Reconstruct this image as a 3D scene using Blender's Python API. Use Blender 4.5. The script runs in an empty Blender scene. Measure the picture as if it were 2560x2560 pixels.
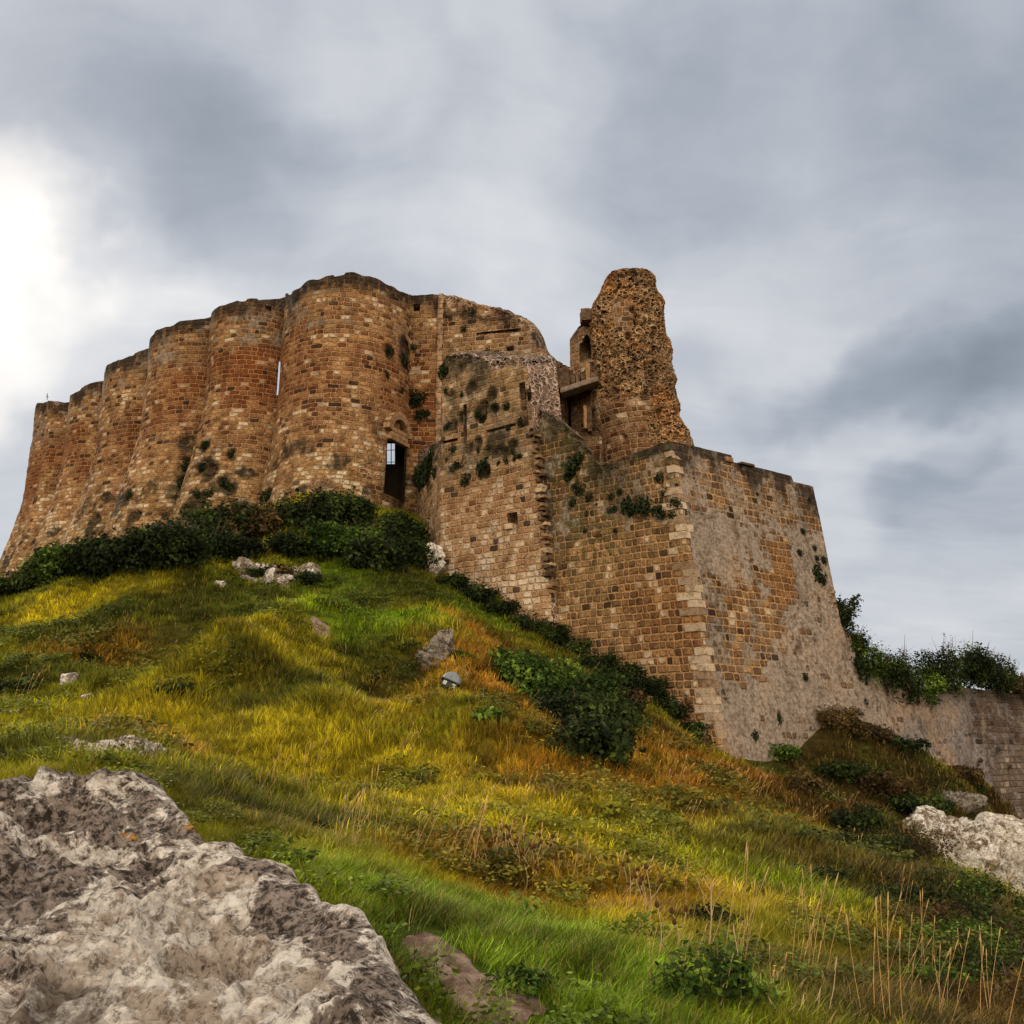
import bpy, math, random
import numpy as np
random.seed(7)
rng = np.random.default_rng(7)
SC = bpy.context.scene
COL = SC.collection
R = math.radians

# ------------------------------------------------------------------ camera, sky, sun, exposure
PITCH = R(14.0); CP, SP = math.cos(PITCH), math.sin(PITCH); FL = 2518.0
cam_d = bpy.data.cameras.new('camera'); cam = bpy.data.objects.new('camera', cam_d); COL.objects.link(cam)
cam.rotation_euler = (math.pi/2 + PITCH, 0, 0)
cam_d.sensor_width = 36; cam_d.lens = 36*FL/2560; cam_d.clip_end = 6000; cam_d.clip_start = 0.05
SC.camera = cam

def ray(px, py):
    a = (px-1280)/FL; b = (1280-py)/FL
    return np.array([a, CP-b*SP, SP+b*CP])
def atY(px, py, Y): d = ray(px, py); return d*(Y/d[1])
def atZ(px, py, Z): d = ray(px, py); return d*(Z/d[2])
def proj(P):
    P = np.asarray(P, float)
    w = P[..., 1]*CP + P[..., 2]*SP
    return 1280+FL*P[..., 0]/w, 1280-FL*(-P[..., 1]*SP+P[..., 2]*CP)/w
def z_for(y, py):
    b = (1280-py)/FL
    return y*(SP+b*CP)/(CP-b*SP)

SUN_EL, SUN_AZ = 33.0, -40.0          # azimuth from +Y, negative = left
sd = np.array([math.sin(R(SUN_AZ))*math.cos(R(SUN_EL)), math.cos(R(SUN_AZ))*math.cos(R(SUN_EL)), math.sin(R(SUN_EL))])
sun_d = bpy.data.lights.new('sun', 'SUN'); sun = bpy.data.objects.new('sun', sun_d); COL.objects.link(sun)
sun_d.energy = 1.5; sun_d.angle = R(12); sun_d.color = (1.0, 0.93, 0.82)
import mathutils
sun.rotation_euler = mathutils.Vector(sd).to_track_quat('Z', 'Y').to_euler()
SC.view_settings.view_transform = 'Standard'; SC.view_settings.look = 'None'
SC.view_settings.exposure = 0.0; SC.view_settings.gamma = 1.0
SC.cycles.use_denoising = True
SC.cycles.max_bounces = 6; SC.cycles.transparent_max_bounces = 4

class G:
    """tiny shader-node expression builder"""
    def __init__(s, nt): s.nt = nt; s.n = nt.nodes; s.l = nt.links
    def put(s, sock, v):
        if isinstance(v, bpy.types.NodeSocket): s.l.new(v, sock)
        elif v is not None:
            if sock.type == 'RGBA' and len(v) == 3: v = (*v, 1)
            sock.default_value = v
    def m(s, op, a, b=None, c=None, clamp=False):
        n = s.n.new('ShaderNodeMath'); n.operation = op; n.use_clamp = clamp
        for i, v in enumerate((a, b, c)):
            if v is not None: s.put(n.inputs[i], v)
        return n.outputs[0]
    def vm(s, op, a, b=None, scale=None):
        n = s.n.new('ShaderNodeVectorMath'); n.operation = op
        s.put(n.inputs[0], a)
        if b is not None: s.put(n.inputs[1], b)
        if scale is not None: s.put(n.inputs['Scale'], scale)
        return n.outputs['Value'] if op in ('DOT_PRODUCT', 'LENGTH', 'DISTANCE') else n.outputs['Vector']
    def mix(s, f, a, b, mode='MIX'):
        n = s.n.new('ShaderNodeMix'); n.data_type = 'RGBA'; n.blend_type = mode; n.clamp_factor = True
        s.put(n.inputs[0], f); s.put(n.inputs[6], a); s.put(n.inputs[7], b)
        return n.outputs[2]
    def noise(s, vec, scale, detail=4, rough=0.55, dist=0, dim='3D'):
        n = s.n.new('ShaderNodeTexNoise'); n.noise_dimensions = dim
        if vec is not None: s.put(n.inputs['Vector'], vec)
        n.inputs['Scale'].default_value = scale; n.inputs['Detail'].default_value = detail
        n.inputs['Roughness'].default_value = rough; n.inputs['Distortion'].default_value = dist
        return n.outputs['Fac']
    def voro(s, vec, scale, feature='F1', rand=1.0, out='Distance'):
        n = s.n.new('ShaderNodeTexVoronoi'); n.feature = feature
        s.put(n.inputs['Vector'], vec); n.inputs['Scale'].default_value = scale; n.inputs['Randomness'].default_value = rand
        return n.outputs[out]
    def white(s, vec):
        n = s.n.new('ShaderNodeTexWhiteNoise'); n.noise_dimensions = '3D'; s.put(n.inputs['Vector'], vec)
        return n.outputs['Value'], n.outputs['Color']
    def ramp(s, fac, stops, interp='LINEAR'):
        n = s.n.new('ShaderNodeValToRGB'); n.color_ramp.interpolation = interp; s.put(n.inputs[0], fac)
        e = n.color_ramp.elements
        while len(e) < len(stops): e.new(0.5)
        for k, (p, c) in enumerate(stops):
            e[k].position = p; e[k].color = (*c, 1) if len(c) == 3 else c
        return n.outputs[0]
    def step(s, v, lo, hi):
        n = s.n.new('ShaderNodeMapRange'); n.interpolation_type = 'SMOOTHSTEP'; n.clamp = True
        s.put(n.inputs[0], v); s.put(n.inputs[1], lo); s.put(n.inputs[2], hi)
        return n.outputs[0]
    def attr(s, name, kind='GEOMETRY'):
        n = s.n.new('ShaderNodeAttribute'); n.attribute_name = name; n.attribute_type = kind; return n
    def sep(s, v):
        n = s.n.new('ShaderNodeSeparateXYZ'); s.put(n.inputs[0], v); return n.outputs
    def comb(s, x, y, z):
        n = s.n.new('ShaderNodeCombineXYZ')
        for i, v in enumerate((x, y, z)): s.put(n.inputs[i], v)
        return n.outputs[0]
    def pos(s): return s.n.new('ShaderNodeNewGeometry').outputs['Position']
    def objco(s): return s.n.new('ShaderNodeTexCoord').outputs['Object']
    def bump(s, h, dist, strength=1.0, normal=None):
        n = s.n.new('ShaderNodeBump'); s.put(n.inputs['Height'], h); n.inputs['Distance'].default_value = dist
        n.inputs['Strength'].default_value = strength
        if normal is not None: s.put(n.inputs['Normal'], normal)
        return n.outputs[0]
    def out(s, col, rough=0.9, normal=None, spec=0.2, trans=0.0, metal=0.0):
        b = s.n.new('ShaderNodeBsdfPrincipled'); s.put(b.inputs['Base Color'], col); s.put(b.inputs['Roughness'], rough)
        b.inputs['Specular IOR Level'].default_value = spec; b.inputs['Metallic'].default_value = metal
        if normal is not None: s.put(b.inputs['Normal'], normal)
        o = s.n.new('ShaderNodeOutputMaterial'); sh = b.outputs[0]
        if trans > 0:
            t = s.n.new('ShaderNodeBsdfTranslucent'); s.put(t.inputs[0], col)
            x = s.n.new('ShaderNodeMixShader'); x.inputs[0].default_value = trans
            s.l.new(sh, x.inputs[1]); s.l.new(t.outputs[0], x.inputs[2]); sh = x.outputs[0]
        s.l.new(sh, o.inputs[0])

def material(name):
    m = bpy.data.materials.new(name); m.use_nodes = True; m.node_tree.nodes.clear(); return m, G(m.node_tree)

# world: Nishita sky seen through a procedural layer of cloud
W = bpy.data.worlds.new('World'); SC.world = W; W.use_nodes = True; W.node_tree.nodes.clear()
g = G(W.node_tree)
sky = g.n.new('ShaderNodeTexSky'); sky.sky_type = 'NISHITA'; sky.sun_disc = False
sky.sun_elevation = R(SUN_EL); sky.sun_rotation = R(SUN_AZ)
d0 = g.n.new('ShaderNodeTexCoord').outputs['Generated']
dx, dy, dz = g.sep(d0)
zz = g.m('ADD', g.m('MAXIMUM', dz, 0.0), 0.22)
plane = g.comb(g.m('DIVIDE', dx, zz), g.m('DIVIDE', dy, zz), 0.0)       # cloud layer seen in perspective
wn = g.n.new('ShaderNodeTexNoise'); g.put(wn.inputs['Vector'], d0); wn.inputs['Scale'].default_value = 3.2; wn.inputs['Detail'].default_value = 5; wn.inputs['Roughness'].default_value = 0.5
warp = g.vm('SCALE', g.vm('SUBTRACT', wn.outputs['Color'], (0.5, 0.5, 0.5)), scale=0.46)
dw = g.vm('NORMALIZE', g.vm('ADD', d0, warp))
plane_r = g.vm('MULTIPLY', g.vm('ADD', plane, g.vm('SCALE', warp, scale=1.6)), (1.0, 0.75, 1.0))
n1 = g.noise(plane_r, 1.15, 5, 0.5, 0.0)
n2 = g.noise(g.vm('ADD', plane, (7.3, 2.1, 0)), 2.8, 6, 0.55, 0.3)
base = g.m('ADD', g.m('MULTIPLY', g.m('SUBTRACT', n1, 0.5), .85), g.m('MULTIPLY', g.m('SUBTRACT', n2, 0.5), 0.30))
n3 = g.noise(g.vm('ADD', g.vm('MULTIPLY', g.vm('ADD', plane, g.vm('SCALE', warp, scale=.9)), (1.3, 4.2, 1.0)), (3, 1, 0)), 1.6, 8, 0.62, 0.2)
base = g.m('ADD', base, g.m('MULTIPLY', g.m('SUBTRACT', n3, 0.5), 0.34))
def blob(px, py, c0, c1):
    d = ray(px, py); d = d/np.linalg.norm(d)
    return g.step(g.vm('DOT_PRODUCT', dw, tuple(d)), math.cos(c1), math.cos(c0))
SKYB = [  # px, py, inner angle, outer angle, darkening
    (330, 330, .0, .16, -.15), (620, 440, .0, .16, -.19), (80, 150, .0, .16, -.09), (1050, 330, .0, .12, -.10), (1250, 330, .0, .10, -.06),
    (1620, 330, .0, .14, -.13), (2000, 230, .0, .22, -.10), (2430, 380, .0, .20, -.13), (2500, 60, .0, .16, -.08),
    (1850, 960, .0, .07, -.12), (2000, 930, .0, .08, -.16), (2150, 900, .0, .08, -.16), (2300, 860, .0, .09, -.16), (2450, 820, .0, .09, -.16), (2560, 780, .0, .09, -.14), (2540, 1120, .0, .05, -.14),
    (2450, 1240, .0, .05, -.12), (560, 560, .0, .10, -.08), (2000, 1180, .0, .05, -.06),
    (950, 130, .0, .09, .13), (1400, 160, .0, .10, .13), (1130, 560, .0, .16, .12), (1730, 60, .0, .10, .10), (1900, 700, .0, .14, .08), (2150, 1230, .0, .12, .12), (2450, 1080, .0, .05, .10), (1400, 600, .0, .14, .10),
    (30, 430, .0, .09, .04), (300, 640, .0, .16, .08), (620, 660, .0, .15, .10), (30, 740, .0, .20, .08), (120, 600, .0, .09, .06), (60, 1000, .0, .16, .06), (330, 830, .0, .14, .05)]
acc = base
for px, py, a0, a1, w in SKYB:
    acc = g.m('ADD', acc, g.m('MULTIPLY', blob(px, py, a0, a1), w))
glow = g.m('ADD', g.m('MULTIPLY', blob(-80, 520, .0, .105), 0.55), g.m('MULTIPLY', blob(0, 730, .0, .10), 0.5))
acc = g.m('ADD', acc, 0.60)
cloud = g.ramp(acc, [(0.0, (0.24, 0.28, 0.33)), (0.30, (0.36, 0.40, 0.465)), (0.52, (0.51, 0.54, 0.595)), (0.78, (0.70, 0.715, 0.745)), (1.0, (0.88, 0.875, 0.865))])
cloud = g.mix(glow, cloud, (1.35, 1.27, 1.16))
behind = g.step(g.m('MULTIPLY', dy, -1.0), -0.1, 0.8)                    # unseen sky behind the viewer, brightened as added fill for the walls
cloud = g.mix(behind, cloud, (3.9, 3.45, 2.8))
cloud = g.mix(g.step(dz, .66, .95), cloud, (1.9, 1.8, 1.65))  # overhead sky out of view, also brightened as added fill
low = g.step(dz, 0.0, -0.25)
cloud = g.mix(low, cloud, (0.10, 0.10, 0.08))
skyc = g.vm('SCALE', sky.outputs[0], scale=0.10)
tot = g.mix(0.93, skyc, cloud)
bg = g.n.new('ShaderNodeBackground'); g.put(bg.inputs[0], tot); bg.inputs[1].default_value = 1.0
g.l.new(bg.outputs[0], g.n.new('ShaderNodeOutputWorld').inputs[0])

# ------------------------------------------------------------------ numpy noise
def _h(ix, iy, iz, seed=0):
    n = (ix.astype(np.int64)*374761393 + iy.astype(np.int64)*668265263 + iz.astype(np.int64)*2147483647 + seed*1274126177) & 0xffffffff
    n = ((n ^ (n >> 13))*1274126177) & 0xffffffff
    n = ((n ^ (n >> 16))*2246822519) & 0xffffffff
    return ((n ^ (n >> 15)) & 0xffffff)/float(0xffffff)
def vnoise(P, seed=0):
    P = np.asarray(P, float); i = np.floor(P); f = P-i; f = f*f*f*(f*(f*6-15)+10); i = i.astype(np.int64)
    r = 0
    for a in (0, 1):
        for b in (0, 1):
            for c in (0, 1):
                w = (f[..., 0] if a else 1-f[..., 0])*(f[..., 1] if b else 1-f[..., 1])*(f[..., 2] if c else 1-f[..., 2])
                r = r + w*_h(i[..., 0]+a, i[..., 1]+b, i[..., 2]+c, seed)
    return r*2-1
def fbm(P, scale=1, octv=4, gain=.5, seed=0):
    P = np.asarray(P, float)*scale; r = 0; a = 1; t = 0
    for k in range(octv):
        r = r + a*vnoise(P+k*17.3, seed+k); t += a; a *= gain; P = P*2.03
    return r/t
def worley(P, seed=0):
    P = np.asarray(P, float); i = np.floor(P).astype(np.int64); f1 = np.full(P.shape[:-1], 9.); f2 = f1.copy(); idv = np.zeros(P.shape[:-1])
    for a in (-1, 0, 1):
        for b in (-1, 0, 1):
            for c in (-1, 0, 1):
                jx, jy, jz = i[..., 0]+a, i[..., 1]+b, i[..., 2]+c
                q = np.stack([jx+_h(jx, jy, jz, seed), jy+_h(jx, jy, jz, seed+1), jz+_h(jx, jy, jz, seed+2)], -1)
                d = np.sqrt(((q-P)**2).sum(-1)); idh = _h(jx, jy, jz, seed+3)
                idv = np.where(d < f1, idh, idv); f2 = np.minimum(f2, np.maximum(f1, d)); f1 = np.minimum(f1, d)
    return f1, f2, idv
def sstep(x, a, b):
    t = np.clip((x-a)/(b-a), 0, 1); return t*t*(3-2*t)

# ------------------------------------------------------------------ object helpers
def tag(o, label=None, cat=None, group=None, kind=None):
    if label: o['label'] = label
    if cat: o['category'] = cat
    if group: o['group'] = group
    if kind: o['kind'] = kind
    return o
def empty(name, loc, label, cat, group=None):
    o = bpy.data.objects.new(name, None); COL.objects.link(o); o.location = tuple(map(float, loc)); o.empty_display_size = .3
    return tag(o, label, cat, group)
def mesh(name, V, faces, mat, parent=None, smooth=True, uv=None, attrs=None, matidx=None):
    """faces: int array (n,4) / (n,3) or list of such arrays; V in world space"""
    V = np.asarray(V, float)
    if parent is not None:
        V = V-np.array(parent_loc(parent))
    if not isinstance(faces, (list, tuple)): faces = [faces]
    faces = [np.asarray(f, np.int64) for f in faces if len(f)]
    loops = np.concatenate([f.ravel() for f in faces]); tot_ = np.concatenate([np.full(len(f), f.shape[1]) for f in faces])
    me = bpy.data.meshes.new(name); me.vertices.add(len(V)); me.vertices.foreach_set('co', V.astype(np.float32).ravel())
    me.loops.add(len(loops)); me.loops.foreach_set('vertex_index', loops.astype(np.int32))
    me.polygons.add(len(tot_)); st = np.concatenate([[0], np.cumsum(tot_)[:-1]])
    me.polygons.foreach_set('loop_start', st.astype(np.int32)); me.polygons.foreach_set('loop_total', tot_.astype(np.int32))
    me.polygons.foreach_set('use_smooth', np.full(len(tot_), smooth, bool))
    if uv is not None:
        ul = me.uv_layers.new(name='UVMap'); ul.data.foreach_set('uv', np.asarray(uv, np.float32)[loops].ravel())
    for k, a in (attrs or {}).items():
        at = me.attributes.new(k, 'FLOAT_VECTOR', 'POINT'); at.data.foreach_set('vector', np.asarray(a, np.float32).ravel())
    me.update(calc_edges=True); me.validate()
    if mat is not None: me.materials.append(mat)
    o = bpy.data.objects.new(name, me); COL.objects.link(o)
    if parent is not None: o.parent = parent
    return o
def parent_loc(p):
    l = np.array(p.location)
    while p.parent is not None: p = p.parent; l = l+np.array(p.location)
    return l
def tube(pts, rad, sides=6):
    pts = np.asarray(pts, float); n = len(pts); rad = np.broadcast_to(rad, n)
    T = np.gradient(pts, axis=0); T /= np.linalg.norm(T, axis=1)[:, None]+1e-9
    ref = np.where(np.abs(T[:, 2:3]) > .9, np.array([[1., 0, 0]]), np.array([[0, 0, 1.]]))
    A = np.cross(T, ref); A /= np.linalg.norm(A, axis=1)[:, None]+1e-9; B = np.cross(T, A)
    an = np.arange(sides)*2*math.pi/sides
    V = pts[:, None]+rad[:, None, None]*(np.cos(an)[None, :, None]*A[:, None]+np.sin(an)[None, :, None]*B[:, None])
    F = []
    for i in range(n-1):
        for k in range(sides): F.append([i*sides+k, i*sides+(k+1) % sides, (i+1)*sides+(k+1) % sides, (i+1)*sides+k])
    V = V.reshape(-1, 3); V = np.vstack([V, pts[-1]+T[-1]*rad[-1]*.6]); c = len(V)-1
    F3 = [[(n-1)*sides+k, (n-1)*sides+(k+1) % sides, c] for k in range(sides)]
    return V, np.array(F), np.array(F3)
def join(parts):
    """parts: list of (V, F4, F3)"""
    Vs, F4, F3, o = [], [], [], 0
    for p in parts:
        Vs.append(p[0])
        if len(p[1]): F4.append(np.asarray(p[1])+o)
        if len(p) > 2 and len(p[2]): F3.append(np.asarray(p[2])+o)
        o += len(p[0])
    r = []
    if F4: r.append(np.vstack(F4))
    if F3: r.append(np.vstack(F3))
    return np.vstack(Vs), r
def block(c, ax, ay, az, sx, sy, sz, rough=0.02, sub=4, seed=0):
    """rounded, slightly irregular stone block; ax, ay, az unit axes; s = full sizes"""
    V, F, o = [], [], 0
    t = np.linspace(-1, 1, sub+1)
    for axis in range(3):
        for s in (-1, 1):
            a, b = np.meshgrid(t, t, indexing='ij'); q = np.empty(a.shape+(3,))
            q[..., axis] = s; q[..., (axis+1) % 3] = a; q[..., (axis+2) % 3] = b
            V.append(q.reshape(-1, 3))
            i, j = np.meshgrid(np.arange(sub), np.arange(sub), indexing='ij'); k = (i*(sub+1)+j).ravel()+o
            f = np.stack([k, k+sub+1, k+sub+2, k+1], 1); F.append(f if s > 0 else f[:, ::-1]); o += (sub+1)**2
    V = np.vstack(V); L = np.abs(V)
    ln = (L**18).sum(1)**(1/18); V = V/ln[:, None]
    P = np.asarray(c)+V[:, :1]*sx/2*np.asarray(ax)+V[:, 1:2]*sy/2*np.asarray(ay)+V[:, 2:]*sz/2*np.asarray(az)
    dn = fbm(P*6+seed*3.1, 1, 2)
    P = P+(P-np.asarray(c))*dn[:, None]*rough*6
    return P, np.vstack(F), np.zeros((0, 3), int)
# ------------------------------------------------------------------ masonry material
def masonry(name, h=.32, w=.5, mw=.03, bumpd=.055, dark=(0.075, .024, .009), mid=(0.19, .088, .036), tan=(.33, .185, .088), pale=(.56, .43, .30),
            mort=(.34, .20, .10), greyc=(.28, .215, .165), stops=(.0, .30, .72, .93), mdark=0.0, rl=((.30, .19, .115), (.46, .32, .21)), rd_=((.03, .018, .012), (.15, .08, .045)), rsc=2.9, rori=.3, rustc=(.20, .062, .018)):
    m, g = material(name)
    uvn = g.n.new('ShaderNodeUVMap').outputs[0]; P = g.pos()
    m1 = g.sep(g.attr('m1').outputs['Vector']); m2 = g.sep(g.attr('m2').outputs['Vector'])
    rust, plaster, palem = m1; rub, stain_shade, moss = m2
    wrp = g.n.new('ShaderNodeTexNoise'); g.put(wrp.inputs['Vector'], uvn); wrp.inputs['Scale'].default_value = 1.3; wrp.inputs['Detail'].default_value = 3
    uvw = g.vm('ADD', uvn, g.vm('SCALE', g.vm('SUBTRACT', wrp.outputs['Color'], (.5, .5, .5)), scale=.16))
    u, v, _ = g.sep(uvw)
    vr = g.m('DIVIDE', v, h); row = g.m('FLOOR', vr); fr = g.m('SUBTRACT', vr, row)
    rh, _c = g.white(g.comb(row, 3.7, 1.3))
    wr = g.m('MULTIPLY', w, g.m('ADD', g.m('MULTIPLY', rh, .55), .72))
    x = g.m('ADD', g.m('DIVIDE', u, wr), g.m('MULTIPLY', rh, 57.0)); k0 = g.m('FLOOR', x)
    j0 = g.m('MULTIPLY', g.m('SUBTRACT', g.white(g.comb(k0, row, 9.1))[0], .5), .46)
    j1 = g.m('MULTIPLY', g.m('SUBTRACT', g.white(g.comb(g.m('ADD', k0, 1.0), row, 9.1))[0], .5), .46)
    le = g.m('ADD', k0, j0); ri = g.m('ADD', g.m('ADD', k0, 1.0), j1)
    k = g.m('ADD', g.m('SUBTRACT', k0, g.m('LESS_THAN', x, le)), g.m('GREATER_THAN', x, ri))
    dh = g.m('MULTIPLY', g.m('MINIMUM', g.m('ABSOLUTE', g.m('SUBTRACT', x, le)), g.m('ABSOLUTE', g.m('SUBTRACT', x, ri))), wr)
    dv = g.m('MULTIPLY', g.m('MINIMUM', fr, g.m('SUBTRACT', 1.0, fr)), h)
    fine = g.noise(P, 9.0, 4, .6); med = g.noise(P, 1.1, 5, .6); big = g.noise(P, .28, 4, .55)
    # rounded stone corners: blend distance
    gnz = g.noise(P, 5.0, 6, .72)
    d = g.m('SUBTRACT', g.m('SMOOTH_MIN', dh, dv, .07), g.m('MULTIPLY', g.m('SUBTRACT', gnz, .44), .11))
    mort_m = g.m('SUBTRACT', 1.0, g.step(d, mw*.1, mw*1.05))
    idv = g.comb(k, row, 4.4); r1, rc = g.white(idv); r2 = g.white(g.comb(k, row, 8.8))[0]
    sel = g.m('ADD', g.m('ADD', .17, g.m('MULTIPLY', r1, .62)), g.m('MULTIPLY', g.m('SUBTRACT', med, .5), 1.5))
    sel = g.m('SUBTRACT', sel, g.m('MULTIPLY', rust, .40)); sel = g.m('ADD', sel, g.m('MULTIPLY', palem, .45))
    st = g.ramp(sel, [(stops[0], dark), (stops[1], mid), (stops[2], tan), (stops[3], pale)])
    st = g.mix(g.m('MULTIPLY', g.m('GREATER_THAN', r2, .95), .75), st, pale)                     # scattered pale repair blocks
    st = g.mix(g.m('MULTIPLY', rust, .50), st, rustc)
    lf = g.step(g.noise(P, 22.0, 3, .7), .38, .62)
    st = g.mix(g.m('MULTIPLY', lf, .5), st, g.mix(1.0, st, (.42, .38, .34), 'MULTIPLY'))
    st = g.mix(g.m('MULTIPLY', g.step(gnz, .50, .60), .62), st, g.mix(1.0, st, (.34, .30, .27), 'MULTIPLY'))
    st = g.mix(g.m('MULTIPLY', g.step(g.m('SUBTRACT', 1.0, gnz), .54, .66), .35), st, g.mix(1.0, st, (1.5, 1.42, 1.3), 'MULTIPLY'))
    st = g.mix(g.m('MULTIPLY', g.m('LESS_THAN', r2, .045), .85), st, (.02, .012, .008))        # pitted, dirty surface
    mc = g.mix(g.step(fine, .3, .7), mort, tuple(c*.6 for c in mort))
    mc = g.mix(g.m('MULTIPLY', rust, .7), mc, (.26, .105, .036))
    if mdark: mc = g.mix(mdark, mc, (.05, .03, .02))
    col = g.mix(mort_m, st, mc)
    # grey render/plaster with stones showing through
    pn = g.m('ADD', g.m('MULTIPLY', plaster, 1.35), g.m('ADD', g.m('MULTIPLY', g.m('SUBTRACT', med, .5), 2.2), g.m('ADD', g.m('MULTIPLY', g.m('SUBTRACT', r1, .5), .35), g.m('MULTIPLY', g.m('SUBTRACT', .5, gnz), 1.2))))
    pn = g.m('SUBTRACT', pn, g.m('MULTIPLY', g.m('LESS_THAN', r2, .24), g.m('MULTIPLY', g.step(d, .0, .06), .42)))
    pm = g.m('MULTIPLY', g.step(pn, .36, .80), g.step(plaster, .02, .2))
    pc = g.mix(g.step(fine, .35, .68), tuple(c*.62 for c in greyc), greyc)
    pc = g.mix(g.step(big, .45, .7), pc, g.mix(.55, pc, (.26, .16, .085)))
    pc = g.mix(g.m('MULTIPLY', g.step(gnz, .46, .60), .7), pc, g.mix(1.0, pc, (.40, .34, .29), 'MULTIPLY'))
    pc = g.mix(g.m('MULTIPLY', g.step(g.noise(g.vm('MULTIPLY', P, (1, 1, .6)), 2.3, 6, .7), .54, .66), .75), pc, (.14, .085, .05))
    col = g.mix(pm, col, pc)
    # rubble core: light ridges, dark sockets
    Pr = g.vm('MULTIPLY', P, (1, 1, 1.7)); Pn = g.vm('ADD', Pr, g.vm('SCALE', g.vm('SUBTRACT', wrp.outputs['Color'], (.5, .5, .5)), scale=.2))
    ve = g.voro(Pn, rsc, 'DISTANCE_TO_EDGE'); vc = g.sep(g.voro(Pn, rsc, 'F1', 1.0, 'Color'))[0]
    hole = g.step(ve, .05, .17)
    rc_ = g.mix(g.step(gnz, .35, .62), rl[1], rl[0])
    rd = g.mix(g.step(vc, .25, .75), rd_[0], rd_[1])
    rcol = g.mix(hole, rc_, rd); rcol = g.mix(g.m('MULTIPLY', g.step(big, .42, .62), rori), rcol, g.mix(1.0, rcol, (1.0, .66, .35), 'MULTIPLY'))
    col = g.mix(rub, col, rcol)
    # black weathering, painted recess shade, and moss
    sn = g.m('MULTIPLY', stain_shade, g.m('ADD', .55, g.m('MULTIPLY', g.step(g.noise(g.vm('MULTIPLY', P, (1, 1, .35)), 2.2, 5, .65), .36, .62), .9)), clamp=True)
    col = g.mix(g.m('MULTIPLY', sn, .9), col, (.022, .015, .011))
    mo = g.m('MULTIPLY', moss, g.step(g.noise(P, 3.0, 5, .65), .42, .6))
    col = g.mix(g.m('MULTIPLY', mo, .85), col, (.055, .050, .014))
    grime = g.step(g.noise(g.vm('MULTIPLY', P, (1, 1, .55)), 1.5, 7, .68), .50, .66)
    col = g.mix(g.m('MULTIPLY', grime, .55), col, g.mix(1.0, col, (.36, .31, .27), 'MULTIPLY'))
    jd = g.m('SUBTRACT', 1.0, g.step(g.m('ABSOLUTE', g.m('SUBTRACT', d, mw*1.25)), .0, .018))
    col = g.mix(g.m('MULTIPLY', g.m('MULTIPLY', jd, g.m('SUBTRACT', 1.0, rub)), g.m('MULTIPLY', g.m('SUBTRACT', 1.0, pm), .55)), col, g.mix(1.0, col, (.22, .18, .15), 'MULTIPLY'))
    # patchy tone over metres
    tone = g.m('ADD', .62, g.m('MULTIPLY', big, .76)); col = g.vm('SCALE', col, scale=tone)
    hb = g.m('ADD', g.step(d, 0.0, .05), g.m('ADD', g.m('MULTIPLY', r2, .35), g.m('MULTIPLY', fine, .6)))
    hb = g.m('MULTIPLY', hb, g.m('SUBTRACT', 1.0, g.m('MULTIPLY', pm, .86)))
    hb = g.m('ADD', hb, g.m('MULTIPLY', gnz, 1.1))
    hr = g.m('MULTIPLY', g.m('SUBTRACT', 1.0, hole), 3.2)
    hm = g.n.new('ShaderNodeMix'); hm.data_type = 'FLOAT'; g.put(hm.inputs[0], rub); g.put(hm.inputs[2], hb); g.put(hm.inputs[3], hr)
    hh = g.m('ADD', hm.outputs[0], g.m('MULTIPLY', g.noise(P, 26, 4, .7), .35))
    g.out(col, .95, g.bump(hh, bumpd, 1.0), spec=.08)
    return m
M_CURT = masonry('curtain_masonry', .275, .46, .028, mid=(.18, .082, .034), tan=(.37, .205, .085), pale=(.52, .40, .27), mort=(.31, .175, .085), stops=(.02, .34, .74, .97), greyc=(.235, .175, .13))
M_AFACE = masonry('bastion_masonry', .32, .40, .042, dark=(.07, .04, .024), mid=(.16, .085, .042), tan=(.33, .185, .08), mort=(.40, .225, .095), stops=(.0, .33, .78, 1.05), rustc=(.31, .13, .03))
M_BFACE = masonry('tower_masonry', .30, .47, .026, mid=(.23, .118, .055), tan=(.38, .225, .115), mort=(.42, .27, .15), stops=(-.0, .24, .64, .98), greyc=(.26, .195, .14), rl=((.34, .23, .19), (.50, .37, .31)), rori=.0)
M_RUIN = masonry('ruin_masonry', .28, .42, .032, mid=(.17, .088, .042), tan=(.28, .165, .085), greyc=(.24, .175, .12), rsc=3.0, rori=.5)
M_ROUND = masonry('round_tower_masonry', .30, .42, .032, mid=(.17, .085, .038), tan=(.28, .165, .085), rl=((.26, .145, .065), (.46, .30, .16)), rd_=((.03, .016, .009), (.19, .095, .04)), rsc=3.3, rori=.8)
M_LOW = masonry('low_wall_masonry', .30, .55, .035, dark=(.06, .042, .032), mid=(.12, .085, .062), tan=(.20, .145, .11), pale=(.34, .27, .22), mort=(.16, .12, .09), greyc=(.20, .165, .15), mdark=.45)

def rubble_mat():
    return M_RUIN

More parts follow.
